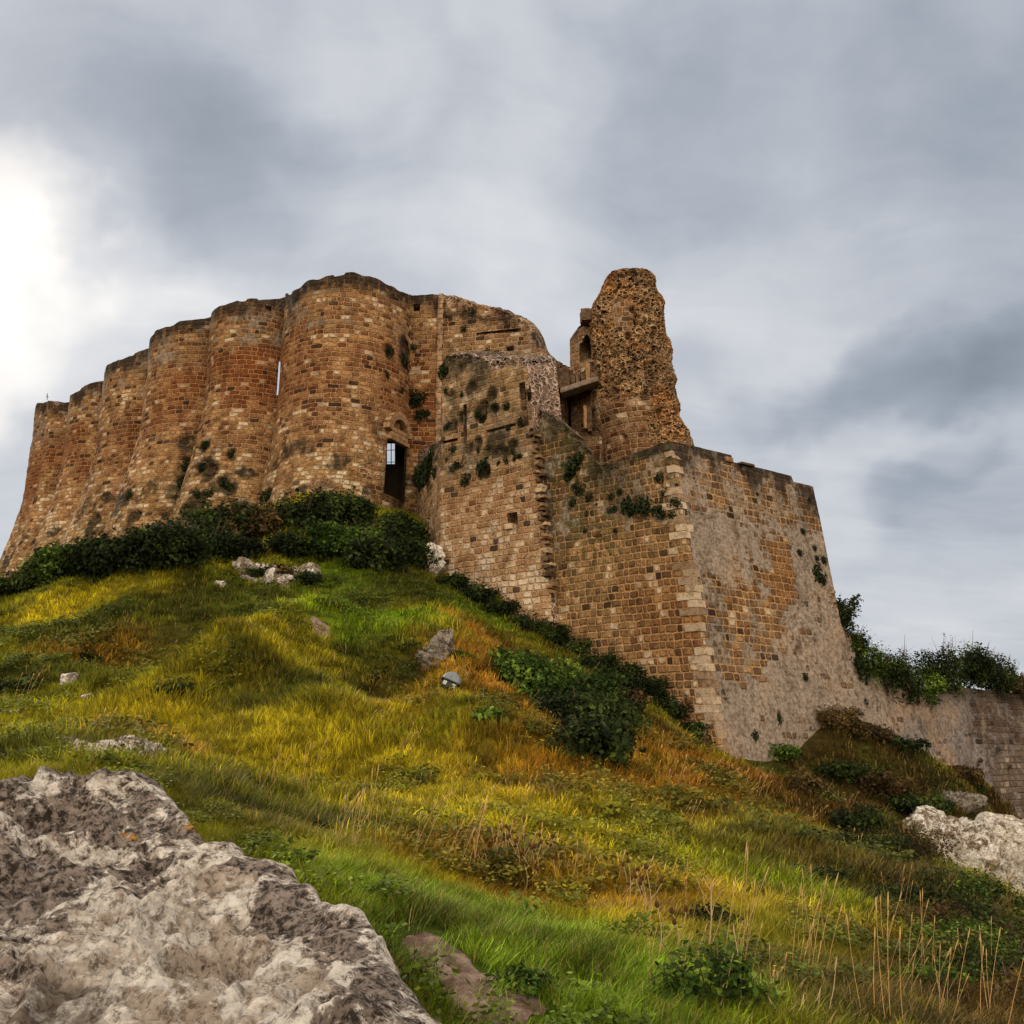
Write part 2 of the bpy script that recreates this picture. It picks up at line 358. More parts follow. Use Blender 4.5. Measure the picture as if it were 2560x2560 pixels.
# ------------------------------------------------------------------ wall loft
PXMAP = {}
def resample(pts, step, keep=True):
    """densify a polyline; returns points, arc length"""
    pts = np.asarray(pts, float); out = [pts[0]]
    for a, b in zip(pts[:-1], pts[1:]):
        n = max(1, int(round(np.linalg.norm((b-a)[:2])/step)))
        for k in range(1, n+1): out.append(a+(b-a)*k/n)
    out = np.array(out); U = np.concatenate([[0], np.cumsum(np.linalg.norm(np.diff(out[:, :2], axis=0), axis=1))])
    return out, U
def loft(name, parent, mat, C, U, offf, N, B, ztop, ztopb, zbot, dz, amp=.05, maskf=None, paint=(), holes=(), nt=6, rubamp=.16, topamp=.12, label=None, key=None, pits=()):
    n = len(C); zs = np.arange(zbot, ztop.max()+dz, dz)
    for hl in holes:
        for zv in (hl['z0'], hl['z1']): zs[np.argmin(abs(zs-zv))] = zv
    zs[-1] = max(zs[-1], ztop.max()+.001); m = len(zs)
    Z = np.minimum(zs[None, :], ztop[:, None])
    XY = C[:, None, :]+offf(Z)
    Pf = np.concatenate([XY, Z[..., None]], -1)
    uu = np.broadcast_to(U[:, None], Z.shape)
    below = (ztop[:, None]-Z)
    m1 = np.zeros(Pf.shape); m2 = np.zeros(Pf.shape)
    if maskf: maskf(Pf, uu, Z, below, m1, m2)
    ppx, ppy = proj(Pf)
    for (px, py, rad, ch, amt) in paint:
        i = np.argmin((ppx-px)**2+(ppy-py)**2); c = Pf.reshape(-1, 3)[i]
        dd = np.sqrt((((Pf-c)/np.array([1, 1, 1.0]))**2).sum(-1))*(1+.45*fbm(Pf, 1.3, 3, seed=5))
        w = amt*(1-sstep(dd, rad*.55, rad*1.1)); t = m1 if ch < 3 else m2
        t[..., ch % 3] = np.clip(t[..., ch % 3]+w, 0, 1)
    N3 = np.concatenate([N, np.zeros((n, 1))], -1)[:, None, :]
    D = amp*fbm(Pf, .55, 3, seed=11)+amp*.5*fbm(Pf, 2.4, 3, seed=21)
    f1, f2, idd = worley(Pf*np.array([1, 1, 1.5])*2.6, 31)
    D = D+m2[..., 0]*rubamp*(fbm(Pf, 1.0, 3, seed=41)-(sstep(f2-f1, .02, .35))*(.4+.9*idd))
    fade = np.ones_like(D)
    for (px, py, rad, dep) in pits:                              # missing stones
        i = np.argmin((ppx-px)**2+(ppy-py)**2); c = Pf.reshape(-1, 3)[i]
        dd = np.sqrt(((Pf-c)**2).sum(-1))*(1+.4*fbm(Pf, 2.5, 2, seed=6)); D = D-dep*(1-sstep(dd, rad*.6, rad))
    Pd = Pf+N3*D[..., None]
    hk = np.ones((n-1, m-1), bool)
    uc = (U[1:]+U[:-1])/2; zc = (zs[1:]+zs[:-1])/2
    extra = []
    jb = np.unique(np.concatenate([np.arange(0, m, 5), [m-1]])); mb = len(jb)
    scale = (ztopb-zbot)/(ztop-zbot)
    Zb = zbot+(Z[:, jb]-zbot)*scale[:, None]
    Pb = np.concatenate([XY[:, jb]+B[:, None, :], Zb[..., None]], -1)
    bk = np.ones((n-1, mb-1), bool); zbc = (zs[jb][1:]+zs[jb][:-1])/2
    for hl in holes:
        hk &= ~(((uc > hl['u0']) & (uc < hl['u1']))[:, None] & ((zc > hl['z0']) & (zc < hl['z1']))[None, :])
        i0, i1 = np.argmin(abs(U-hl['u0'])), np.argmin(abs(U-hl['u1'])); j0, j1 = np.argmin(abs(zs-hl['z0'])), np.argmin(abs(zs-hl['z1']))
        fr = [Pd[i0, j0], Pd[i1, j0], Pd[i1, j1], Pd[i0, j1]]
        if hl.get('through'):
            ub0, ub1, zb0, zb1 = hl['back']
            a0, a1 = np.argmin(abs(U-ub0)), np.argmin(abs(U-ub1)); b0 = np.argmin(abs(zs[jb]-zb0)); b1 = np.argmin(abs(zs[jb]-zb1))
            bk[a0:a1, b0:b1] = False
            ba = [Pb[a0, b0], Pb[a1, b0], Pb[a1, b1], Pb[a0, b1]]; hl['corners'] = fr
            if not hl.get('noside'): extra.append((fr, ba, False))
        else:
            nn = np.concatenate([N[(i0+i1)//2], [0]])
            ba = [p-nn*hl['depth'] for p in fr]; extra.append((fr, ba, True))
        if 'arch' in hl: pass
    V = [Pd.reshape(-1, 3)]; UV = [np.stack([uu, Z], -1).reshape(-1, 2)]; A1 = [m1.reshape(-1, 3)]; A2 = [m2.reshape(-1, 3)]; F = []
    o = 0
    def gridf(na, nb, keep, off, flip=False, idx=None):
        i, j = np.nonzero(keep); k = off+i*nb+j
        f = np.stack([k, k+nb, k+nb+1, k+1], 1); return f[:, ::-1] if flip else f
    deg = (Z[:-1, 1:]-Z[:-1, :-1] > 1e-6) | (Z[1:, 1:]-Z[1:, :-1] > 1e-6)
    F.append(gridf(n, m, hk & deg, 0)); o = n*m
    ob = o; V.append(Pb.reshape(-1, 3)); UV.append(np.stack([uu[:, jb]+.3, Zb], -1).reshape(-1, 2)); A1.append(np.zeros((n*mb, 3))+m1[:, jb].reshape(-1, 3)*0); A2.append(np.zeros((n*mb, 3)))
    degb = (Zb[:-1, 1:]-Zb[:-1, :-1] > 1e-6) | (Zb[1:, 1:]-Zb[1:, :-1] > 1e-6)
    F.append(gridf(n, mb, bk & degb, o, True)); o += n*mb
    # top
    tt = np.linspace(0, 1, nt+2)
    T = Pd[:, -1][:, None]*(1-tt)[None, :, None]+Pb[:, -1][:, None]*tt[None, :, None]
    env = np.sin(tt*math.pi)[None, :]**.5
    w1, w2, wid = worley(T*3.0, 51)
    T[..., 2] += topamp*env*(fbm(T, .9, 4, seed=61)+.6-1.1*sstep(w2-w1, .02, .3)*wid)
    V.append(T.reshape(-1, 3)); UV.append(np.stack([np.broadcast_to(U[:, None], T.shape[:2]), T[..., 2]+tt[None, :]*2], -1).reshape(-1, 2))
    mt1 = np.broadcast_to(m1[:, -1][:, None], T.shape); mt2 = np.broadcast_to(m2[:, -1][:, None], T.shape).copy(); mt2[..., 0] = np.maximum(mt2[..., 0], .85); mt2[..., 1] *= .6
    A1.append(mt1.reshape(-1, 3)); A2.append(mt2.reshape(-1, 3))
    F.append(gridf(n, nt+2, np.ones((n-1, nt+1), bool), o, False)); o += n*(nt+2)
    # ends
    for e, flip in ((0, True), (n-1, False)):
        nc = 8; tc = np.linspace(0, 1, nc)
        a = Pd[e, jb]; b = Pb[e]
        E = a[:, None]*(1-tc)[None, :, None]+b[:, None]*tc[None, :, None]
        ev = np.sin(tc*math.pi)[None, :, None]; w1, w2, wid = worley(E*2.6, 71)
        tang = (C[1]-C[0]) if e == 0 else (C[-1]-C[-2]); tang = np.append(tang/np.linalg.norm(tang), 0)*(-1 if e == 0 else 1)
        E = E+tang*ev*(.14*fbm(E, 1.2, 3, seed=81)-.18*sstep(w2-w1, .02, .3)*wid)[..., None]
        V.append(E.reshape(-1, 3)); UV.append(np.stack([U[e]+tc[None, :]*2+0*E[..., 2], E[..., 2]], -1).reshape(-1, 2))
        A1.append(np.zeros((E.size//3, 3))); q = np.zeros((E.size//3, 3)); q[:, 0] = .8; A2.append(q)
        i, j = np.nonzero(np.ones((mb-1, nc-1), bool)); k = o+i*nc+j
        f = np.stack([k, k+1, k+nc+1, k+nc], 1); F.append(f[:, ::-1] if flip else f); o += mb*nc
    for fr, ba, closed in extra:
        q = np.array(fr+ba); V.append(q); UV.append(np.stack([q[:, 0]+q[:, 1], q[:, 2]], -1)); A1.append(np.zeros((8, 3))); A2.append(np.array([[0, .35, 0]]*4+[[0, 1., 0]]*4))  # recess faces painted dark, blackest at the back, in place of shade
        f = [[o+a, o+(a+1) % 4, o+4+(a+1) % 4, o+4+a] for a in range(4)]
        if closed: f.append([o+4, o+5, o+6, o+7])
        F.append(np.array(f)); o += 8
    ob_ = mesh(name, np.vstack(V), [np.vstack(F)], mat, parent, True, np.vstack(UV), {'m1': np.vstack(A1), 'm2': np.vstack(A2)})
    if label: ob_['label'] = label
    ob_ = ob_; keyv = key or name
    PXMAP[keyv] = dict(P=Pd, N=N3[:, 0], px=proj(Pd)[0], py=proj(Pd)[1], U=U, Z=Z)
    return ob_
def find(key, px, py):
    d = PXMAP[key]; i = np.argmin((d['px']-px)**2+(d['py']-py)**2); a, b = divmod(i, d['P'].shape[1])
    return d['P'][a, b], d['N'][a], d['U'][a], d['Z'][a, b]
def prof(px, py_prof, y, C, offf=None, it=8, z0=10.):
    """top height of every column so its top lies on the measured profile"""
    pp = np.array(py_prof, float); z = np.full(len(C), z0)
    for _ in range(it):
        xy = C+(offf(z[:, None])[:, 0] if offf is not None else 0)
        pxx = proj(np.column_stack([xy, z]))[0]
        zn = z_for(xy[:, 1], np.interp(pxx, pp[:, 0], pp[:, 1])); z = z*.4+zn*.6
    return z
def raytop(px, py, C0, dirn):
    """intersect pixel ray with vertical plane through C0 along dirn -> 3D point"""
    d = ray(px, py); nrm = np.array([dirn[1], -dirn[0]]); t = (nrm@C0)/(nrm@d[:2]); return d*t
nz = lambda v: v/np.linalg.norm(v)
zero = lambda Z: np.zeros(Z.shape+(2,))

# ------------------------------------------------------------------ 1. scalloped curtain wall
cus = []
for px, py in [(1099, 738), (1030, 742), (714, 740), (552, 787), (424, 868), (318, 947), (228, 1004), (152, 1022)]:
    cus.append(atZ(px, py, 27.0)[:2])
cus[0] = np.array([cus[1][0]+2.6, cus[1][1]-.25])
cus.append(cus[-1]+np.array([-2.2, 5.5])); cus.append(cus[-1]+np.array([1.5, 8.]))
cus = cus[::-1]
sag = [.6, 2.0, 2.1, 2.5, 2.6, 2.5, 2.2, 3.4, 0.0]
pts, nrm, cid = [], [], []
for k, (a, b) in enumerate(zip(cus[:-1], cus[1:])):
    dvec = b-a; nn = nz(np.array([dvec[1], -dvec[0]]))
    nsub = 60
    for t in np.linspace(0, 1, nsub, endpoint=False):
        te = .5-.5*math.cos(math.pi*t)
        pts.append(a+dvec*te+nn*sag[k]*(1-(2*te-1)**2)**.62); nrm.append(nn); cid.append(k)
pts.append(cus[-1]); nrm.append(nn); cid.append(k)
pts = np.array(pts); nrm = np.array(nrm); cid = np.array(cid, float)
U0 = np.concatenate([[0], np.cumsum(np.linalg.norm(np.diff(pts, axis=0), axis=1))])
Uc = np.arange(0, U0[-1], .10)
C = np.stack([np.interp(Uc, U0, pts[:, i]) for i in (0, 1)], -1)
# smoothly varying outward direction (average of chord normals)
ker = np.exp(-np.linspace(-2, 2, 81)**2); ker /= ker.sum()
Ni = np.stack([np.interp(Uc, U0, nrm[:, i]) for i in (0, 1)], -1)
Np = np.pad(Ni, ((40, 40), (0, 0)), mode='edge'); Ns = np.stack([np.convolve(Np[:, i], ker, 'valid') for i in (0, 1)], -1); Ns /= np.linalg.norm(Ns, axis=1)[:, None]
Tn = np.gradient(C, axis=0); Tn /= np.linalg.norm(Tn, axis=1)[:, None]; Nl = np.stack([Tn[:, 1], -Tn[:, 0]], -1)
flat = sstep(C[:, 0], -7.0, -4.0)
def offc(Z):
    Z = np.broadcast_to(Z, (len(Uc),)+Z.shape[1:])
    b = .01*(27-Z)+1.9*np.clip((21.0-Z)/8.5, 0, 3)**1.5
    return b[..., None]*Ns[:, None, :]*(1-.75*flat)[:, None, None]
CT = [(30, 1150), (55, 1075), (63, 1059), (84, 1013), (116, 1000), (142, 1010), (191, 1004), (195, 978), (219, 959), (280, 947), (285, 920), (298, 896), (350, 878), (389, 868), (393, 845), (419, 824), (442, 808), (443, 803), (513, 796), (536, 787),
      (559, 763), (606, 747), (704, 740), (752, 715), (770, 700), (794, 700), (826, 687), (887, 681), (910, 691), (947, 698), (966, 712), (985, 717), (999, 728), (1027, 740), (1078, 735), (1094, 738), (1130, 738)]
zt = prof(None, CT, None, C, lambda z: offc(np.broadcast_to(z, (len(Uc), 1))), z0=27.)
zt = np.clip(zt, 26.2, 28.2); zt[C[:, 1] > 77] = np.clip(zt[C[:, 1] > 77], 26.0, 27.0)
k5 = np.exp(-np.linspace(-2, 2, 9)**2); k5 /= k5.sum(); zt = np.convolve(np.pad(zt, 4, mode='edge'), k5, 'valid')
zt += .10*fbm(np.column_stack([C, zt]), 1.3, 3, seed=3)-.13*(_h(np.floor(Uc/.62).astype(int), np.zeros(len(Uc), int), np.zeros(len(Uc), int), 5) > .72)*(fbm(np.column_stack([C, zt*0]), .35, 2, seed=4) > -.1)
def mask_curt(P, u, Z, below, m1, m2):
    n = fbm(P, .22, 3, seed=91)
    band = sstep(Z, 18.6, 20.0)*(1-sstep(Z, 22.6, 24.0)); wob = fbm(P*np.array([1, 1, .6]), .35, 3, seed=92)
    m1[..., 0] = np.clip(band*(.62+1.3*wob)+.25*np.clip(n, 0, 1), 0, 1)*(1-.55*sstep(P[..., 0], -13, -9))
    m1[..., 1] = np.clip(sstep(Z, 22.4, 24.2)*(.34+.5*fbm(P, .4, 3, seed=93)), 0, .55)
    m1[..., 2] = np.clip(sstep(19.0-Z, 0, 4)*.30+.35*sstep(-P[..., 0], 18, 34)*(1-band), 0, 1)
    m2[..., 1] = np.clip(1.0*(1-sstep(below, .15, 1.3+.7*n))+.55*sstep(fbm(P*np.array([1, 1, .35]), .7, 3, seed=94), .25, .6)*sstep(Z, 23, 26), 0, 1)
    # eroded dark foot in the creases and above the bank
    m2[..., 1] = np.clip(m2[..., 1]+.85*sstep(fbm(P, 1.1, 4, seed=95), .12, .32)*(1-sstep(Z, 15.8, 18.6)), 0, 1)
    m2[..., 0] = .55*sstep(fbm(P, .8, 3, seed=96), .2, .45)*(1-sstep(Z, 15.5, 17.5))
    m2[..., 2] = .5*(1-sstep(Z, 14.5, 17.5))
curtain = empty('curtain_wall', (cus[4][0], cus[4][1], 13), 'long castle curtain wall of scalloped rounded bays in brown and rust coloured stone, stepping away to the left', 'castle wall')
PXMAP.clear()
# first pass without holes to find where pixels land
def mkgrid(C, U, offf, Nn, zbot, dz, ztop):
    zs = np.arange(zbot, ztop.max()+dz, dz); Z = np.minimum(zs[None], ztop[:, None]); P = np.concatenate([C[:, None]+offf(Z), Z[..., None]], -1)
    PXMAP['tmp'] = dict(P=P, N=np.concatenate([Nn, np.zeros((len(C), 1))], -1), px=proj(P)[0], py=proj(P)[1], U=U, Z=Z)
mkgrid(C, Uc, offc, Ns, 10, .15, zt)
def hole(px0, px1, py0, py1, **kw):
    _, _, ua, zb = find('tmp', px0, py1); _, _, ub, za = find('tmp', px1, py0)
    _, _, _, za2 = find('tmp', (px0+px1)/2, py0); _, _, _, zb2 = find('tmp', (px0+px1)/2, py1)
    return dict(u0=min(ua, ub), u1=max(ua, ub), z0=zb2, z1=za2, **kw)
HL = []
h1 = hole(690, 698, 900, 988); h1['through'] = True; h1['u1'] = h1['u0']+.30
h1['back'] = (h1['u0']-1.6, h1['u1']+1.6, h1['z0']-.0, h1['z1']+2.0); HL.append(h1)
h2 = hole(960, 1013, 1106, 1235); h2['through'] = True; h2['z0'] = min(h2['z0'], 13.9); h2['noside'] = True
h2['back'] = (h2['u0']-3.0, h2['u1']+3.0, h2['z0'], h2['z1']+1.9); HL.append(h2)
for (px, py, s) in [(474, 828, 7), (670, 770, 8), (1042, 769, 8), (1045, 903, 3), (551, 793, 0)]:
    if s: HL.append(hole(px-s, px+s, py-s*.8, py+s*.8, depth=.9))
door = h2
pt = [(1010, 1100, 1.4, 0, .3), (980, 1000, 1.0, 0, .4), (1060, 1060, 2.2, 0, .7), (1010, 1130, .8, 2, .2), (1090, 770, .6, 4, .9), (1088, 760, .4, 4, .6),
      (670, 1010, 1.6, 2, .25), (450, 1180, 3.0, 5, .2)]
crev = []
for px, py in [(335, 1290), (345, 1210), (350, 1185), (385, 1140), (300, 1370), (215, 1355), (160, 1240), (85, 1250), (90, 1300), (465, 1105), (502, 1120), (460, 1165), (520, 1190), (555, 1210), (570, 1220), (455, 1205), (470, 1245), (500, 1240), (455, 1280), (495, 1255), (250, 1240), (235, 1300), (260, 1350), (218, 1380), (130, 1330), (395, 1330), (440, 1225), (480, 1265), (530, 1170), (500, 1165), (670, 1235), (700, 1290), (972, 876), (1010, 866), (1008, 900)]:
    crev.append((px, py, .32+.25*random.random(), .35)); pt.append((px, py, .45+.3*random.random(), 4, .9))
# deep wet crease between two bays
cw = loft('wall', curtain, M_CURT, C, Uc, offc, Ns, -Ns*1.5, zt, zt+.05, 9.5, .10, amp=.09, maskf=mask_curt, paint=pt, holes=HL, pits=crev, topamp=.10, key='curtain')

# voussoirs and tympanum over the doorway
def surf_box(key, px, py, w, h, d, name, mat, parent, rot=0., proud=.06, pal=.6, sub=4):
    p, n, _, _ = find(key, px, py); n = n/np.linalg.norm(n); up = np.array([0, 0, 1.]); ax = np.cross(up, n)
    a2 = ax*math.cos(rot)+up*math.sin(rot); u2 = -ax*math.sin(rot)+up*math.cos(rot)
    V, F, _3 = block(p+n*(proud-d/2), a2, n, u2, w, d, h, .01, sub, random.random()*99)
    return V, F, _3
def stone_mat(name, c1, c2, sc=5):
    m, g = material(name); P = g.pos(); a = g.noise(P, sc, 5, .65); b = g.noise(P, sc*5, 4, .7)
    oi = g.n.new('ShaderNodeObjectInfo').outputs['Random']
    col = g.mix(g.step(a, .35, .65), c1, c2); col = g.mix(g.m('MULTIPLY', g.step(b, .45, .7), .5), col, tuple(x*.3 for x in c1))
    col = g.vm('SCALE', col, scale=g.m('ADD', .75, g.m('MULTIPLY', oi, .5)))
    g.out(col, .95, g.bump(g.m('ADD', a, g.m('MULTIPLY', b, .5)), .05), spec=.08); return m
M_PALE = stone_mat('pale_block_stone', (.33, .21, .12), (.46, .33, .21))
M_DARKST = stone_mat('weathered_dark_stone', (.045, .028, .018), (.13, .075, .04))
M_BROWNST = stone_mat('brown_block_stone', (.16, .085, .04), (.30, .18, .09))
up = np.array([0, 0, 1.]); fr = h2['corners']                       # left-bottom, right-bottom, right-top, left-top
ax0 = fr[2]-fr[3]; dw_ = np.linalg.norm(ax0[:2]); ax0[2] = 0; ax0 = nz(ax0); n0 = nz(np.cross(ax0, up)); n0 = n0 if n0[1] < 0 else -n0
ctop = (fr[2]+fr[3])/2
V, F = join([block(ctop+ax0*math.cos(math.pi*(k+.5)/9)*dw_*.56+up*(math.sin(math.pi*(k+.5)/9)*dw_*.56+.55)+n0*.10, -ax0*math.sin(math.pi*(k+.5)/9)+up*math.cos(math.pi*(k+.5)/9), n0, ax0*math.cos(math.pi*(k+.5)/9)+up*math.sin(math.pi*(k+.5)/9), dw_*.185, .40, dw_*.24, .004, 4, k) for k in range(9)])
mesh('voussoir_arch', V, F, M_BROWNST, curtain)
V, F = join([block(ctop+up*.40+n0*.06, ax0, n0, up, dw_*.92, .36, .22, .003, 4, 5), block(ctop+up*.66-ax0*dw_*.22+n0*.06, ax0, n0, up, dw_*.43, .36, .26, .003, 4, 6), block(ctop+up*.66+ax0*dw_*.22+n0*.06, ax0, n0, up, dw_*.43, .36, .26, .003, 4, 7)])
mesh('tympanum', V, F, M_BROWNST, curtain)
V, F, _ = block(ctop+up*.14+n0*.09, ax0, n0, up, dw_*1.12, .36, .24, .004, 5, 3); mesh('door_lintel', V, [F], M_BROWNST, curtain)
m_pass, g_ = material('shade_black_passage_stone'); g_.out(g_.mix(g_.noise(g_.pos(), 2.5, 5, .65), (.012, .009, .007), (.05, .034, .022)), .95, spec=.05)  # near-black colour paints in the shade of the deep passage
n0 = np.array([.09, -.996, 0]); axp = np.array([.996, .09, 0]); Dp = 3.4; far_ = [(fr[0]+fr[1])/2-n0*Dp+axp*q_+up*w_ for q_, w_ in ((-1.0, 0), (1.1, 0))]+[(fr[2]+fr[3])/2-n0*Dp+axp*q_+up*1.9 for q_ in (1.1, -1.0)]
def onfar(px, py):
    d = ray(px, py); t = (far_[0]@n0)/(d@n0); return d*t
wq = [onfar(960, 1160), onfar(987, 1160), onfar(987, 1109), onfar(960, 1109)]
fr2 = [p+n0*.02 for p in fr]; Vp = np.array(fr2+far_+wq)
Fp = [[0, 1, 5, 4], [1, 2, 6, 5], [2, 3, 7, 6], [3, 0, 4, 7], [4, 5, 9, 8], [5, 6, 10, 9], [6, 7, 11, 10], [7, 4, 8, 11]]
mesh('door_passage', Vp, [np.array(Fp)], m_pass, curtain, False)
m_iron, g_ = material('wrought_iron'); g_.out(g_.mix(g_.noise(g_.pos(), 30, 3), (.02, .018, .016), (.06, .04, .03)), .6, metal=.6)
bars = [tube([onfar(x, 1162), onfar(x, 1106)], .028, 5) for x in (966.5, 978)]+[tube([onfar(957, y), onfar(990, y-.5)], .024, 5) for y in (1126, 1156)]
bars = [(v_+n0*.03, f4, f3) for v_, f4, f3 in bars]
V, F = join(bars); mesh('window_grille', V, F, m_iron, curtain)
V, F = join([tube([atZ(118, 999, 26.8)*1.0, atZ(118, 984, 27.25)], .03, 5), tube([atZ(114, 992, 27.0), atZ(122, 992, 27.0)], .02, 5)])
mesh('iron_post', V, F, m_iron, curtain)

# ------------------------------------------------------------------ 2. bastion: faces A (left) and D (right)
C0 = np.array([7.93, 39.6]); dA = nz(np.array([-1.25, 1.0])); dD = nz(np.array([1.31, 1.0]))
nA = np.array([dA[1], -dA[0]]); nA = nA if nA[1] < 0 else -nA
nD = np.array([dD[1], -dD[0]]); nD = nD if nD[1] < 0 else -nD
def line_hit(px, py, Cq, dr): return raytop(px, py, Cq, dr)[:2]
AL = C0+dA*8.5                                     # hidden left end, behind the tower
DR_t = 12.0; DR = C0+dD*DR_t
def kz(Z): return (Z-.7)/12.6*1.62
def offs_bast(nA_, LA, nDd, LD):
    def f(Z):
        Z = np.asarray(Z); k = kz(Z)
        o = np.zeros((nA_+nDd,)+Z.shape[1:]+(2,))
        tA = np.linspace(0, 1, nA_)[:, None]
        o[:nA_] = (k[:nA_]*tA)[..., None]*dA
        oc = k[nA_:, ..., None]*dA; oe = (-nD*1.56/1.62 - dD*0.15)*k[nA_:, ..., None]
        tD = (np.linspace(0, 1, nDd+1)[1:])[:, None, None]
        # both lie in the same battered plane
        o[nA_:] = oc*(1-tD)+oe*tD
        return o
    return f
stp = .09
nAn = int(8.5/stp)+1; nDn = int(DR_t/stp)
Cb = np.vstack([AL+(C0-AL)*np.linspace(0, 1, nAn)[:, None], C0+(DR-C0)*np.linspace(0, 1, nDn+1)[1:, None]])
Ub = np.concatenate([np.linspace(-8.5, 0, nAn), np.linspace(0, DR_t, nDn+1)[1:]])
Nb = np.vstack([np.repeat(nA[None], nAn, 0), np.repeat(nD[None], nDn, 0)])
mit = nz(nA+nD); Nb[nAn-1] = mit
offb = offs_bast(nAn, 8.5, nDn, DR_t)
BT = [(1200, 960), (1330, 1012), (1386, 1048), (1422, 1066), (1458, 1106), (1480, 1140), (1495, 1163), (1542, 1152), (1543, 1147), (1600, 1127), (1674, 1103), (1750, 1119), (1833, 1139), (1834, 1155), (1900, 1170), (1983, 1190), (1985, 1204), (2038, 1217),
      (2045, 1278), (2059, 1345), (2071, 1430), (2085, 1506), (2109, 1568), (2128, 1592), (2160, 1640), (2300, 1760)]
zb_ = prof(None, BT, None, Cb, lambda z: offb(z), it=25, z0=12.)
zb_ = np.maximum(zb_, 1.0)
ragA = sstep(-Ub, 2.6, 5.0); ragD = sstep(Ub, 9.2, 10.2)
zb_ += (ragA*.16+ragD*.10)*fbm(np.column_stack([Cb, zb_*0]), 2.2, 3, seed=8)
zbb = zb_+ragA*1.1
def mask_bast(P, u, Z, below, m1, m2):
    isA = (u <= .0)*1.; n = fbm(P, .35, 3, seed=101); n2 = fbm(P, .8, 4, seed=102)
    m1[..., 0] = isA*np.clip((1-sstep(abs(Z-5.4+.9*n+.25*u), .6, 3.2))*.55*sstep(u, -6, -1.0)+.18*n, 0, 1)
    topD = sstep(Z, 9.8, 11.0); patch = (1-sstep(np.hypot((u-5.8)/2.2, (Z-8.2)/2.4)+.55*n2+.3*n, .35, 1.1))
    mid = (1-sstep(np.hypot((u-2.0)/3.2, (Z-5.6)/3.0)+.7*n2, .2, 1.3))
    pD = np.clip(.88-.62*topD*(.6+n)-.75*patch-.58*mid+.3*n, 0, 1)
    m1[..., 1] = (1-isA)*pD*sstep(u, .02, .45)+isA*np.clip(sstep(Z, 8.3, 10.6)*(.40+.35*n2), 0, 1)
    m1[..., 0] += (1-isA)*patch*.6+(1-isA)*mid*.45*sstep(n2, -.3, .4)
    # pale quoins, alternate courses, hugging the corner
    q = (np.floor(Z/.32) % 2); wq = .32+.38*q
    m1[..., 2] = np.clip((1-sstep(-u, wq, wq+.06))*isA*.8+(1-sstep(u, .18+.2*(1-q), .26+.2*(1-q)))*(1-isA)*.7+(1-isA)*.15, 0, 1)
    cop = (1-sstep(below, .38, .46))
    m2[..., 1] = np.clip(.95*cop*(1-ragD[:, None])+(1-sstep(below, .4, 2.1+.9*n))*sstep(fbm(P*np.array([1.6, 1.6, .25]), 1.0, 3, seed=103), -.32, .25)*.95, 0, 1)*(1-.4*ragD[:, None])
    m2[..., 0] = ragA[:, None]*(1-sstep(below, .1, .5+.5*np.clip(n2+.3, 0, 1)))+ragD[:, None]*(1-sstep(below, .1, .7))
    m2[..., 2] = isA*np.clip(sstep(Z, 7.5, 9)*.45+.35*ragA[:, None], 0, 1)
bast = empty('castle_bastion', (C0[0], C0[1], .5), 'huge square cornered stone bastion, warm block face left, grey rendered face right', 'castle bastion')
ptB = [(1440, 1160, .9, 5, .6), (1420, 1190, .8, 5, .5), (1560, 1240, 1.2, 4, .35), (1500, 1190, .7, 4, .7), (2060, 1260, .8, 4, .6), (2100, 1500, .8, 3, .5), (1900, 1330, 1.3, 0, .3), (1930, 1350, .8, 2, -.2)]
pitB = [(1550, 1195, .3, .15), (1495, 1345, .25, .2), (1640, 1300, .2, .15), (2000, 1630, .25, .15), (1950, 1560, .2, .12), (1860, 1480, .2, .1), (1760, 1440, .2, .1)]
loft('wall', bast, M_AFACE, Cb, Ub, offb, Nb, np.where((Ub <= 0)[:, None], -mit*2.6+np.clip(-Ub, 0, 3)[:, None]*0, -mit*2.6), zb_, zbb, -3.5, .09, amp=.05, maskf=mask_bast, paint=ptB, pits=pitB, key='bast', topamp=.10, rubamp=.2)
qv, qf, qo = [], [], 0
ztc = zb_[nAn-1]; zq = ztc-.42-.32; kq = 0
while zq > -.2:
    la, ld = ((.74, .34) if kq % 2 else (.40, .62)); la *= random.uniform(.85, 1.15); ld *= random.uniform(.8, 1.1); h_ = .30
    if random.random() < .22: zq -= .32; kq += 1; continue
    for zc_ in (zq, zq+h_):
        c_ = C0+dA*kz(zc_)-nz(nA+nD)*-.035
        cD = (-nD*1.56/1.62-dD*.15)-dA
        o1 = c_+dA*la; o2 = c_+dD*ld+cD*kz(zc_)*ld/DR_t; inn = C0+dA*kz(zc_)-nz(nA+nD)*.5
        for p_ in (c_, o1, inn, o2): qv.append([p_[0]+random.uniform(-.01, .01), p_[1]+random.uniform(-.01, .01), zc_+random.uniform(-.008, .008)])
    qf += [[qo, qo+4, qo+5, qo+1], [qo+3, qo+7, qo+4, qo], [qo+4, qo+7, qo+6, qo+5], [qo, qo+1, qo+2, qo+3], [qo+1, qo+5, qo+6, qo+2], [qo+2, qo+6, qo+7, qo+3]]; qo += 8; zq -= .32; kq += 1
M_QUOIN, g = material('quoin_stone'); P = g.pos(); wz = g.white(g.comb(0.0, 1.0, g.m('FLOOR', g.m('DIVIDE', g.sep(P)[2], .32))))[0]; a_ = g.noise(P, 4, 6, .7); b_ = g.noise(P, 18, 5, .75)
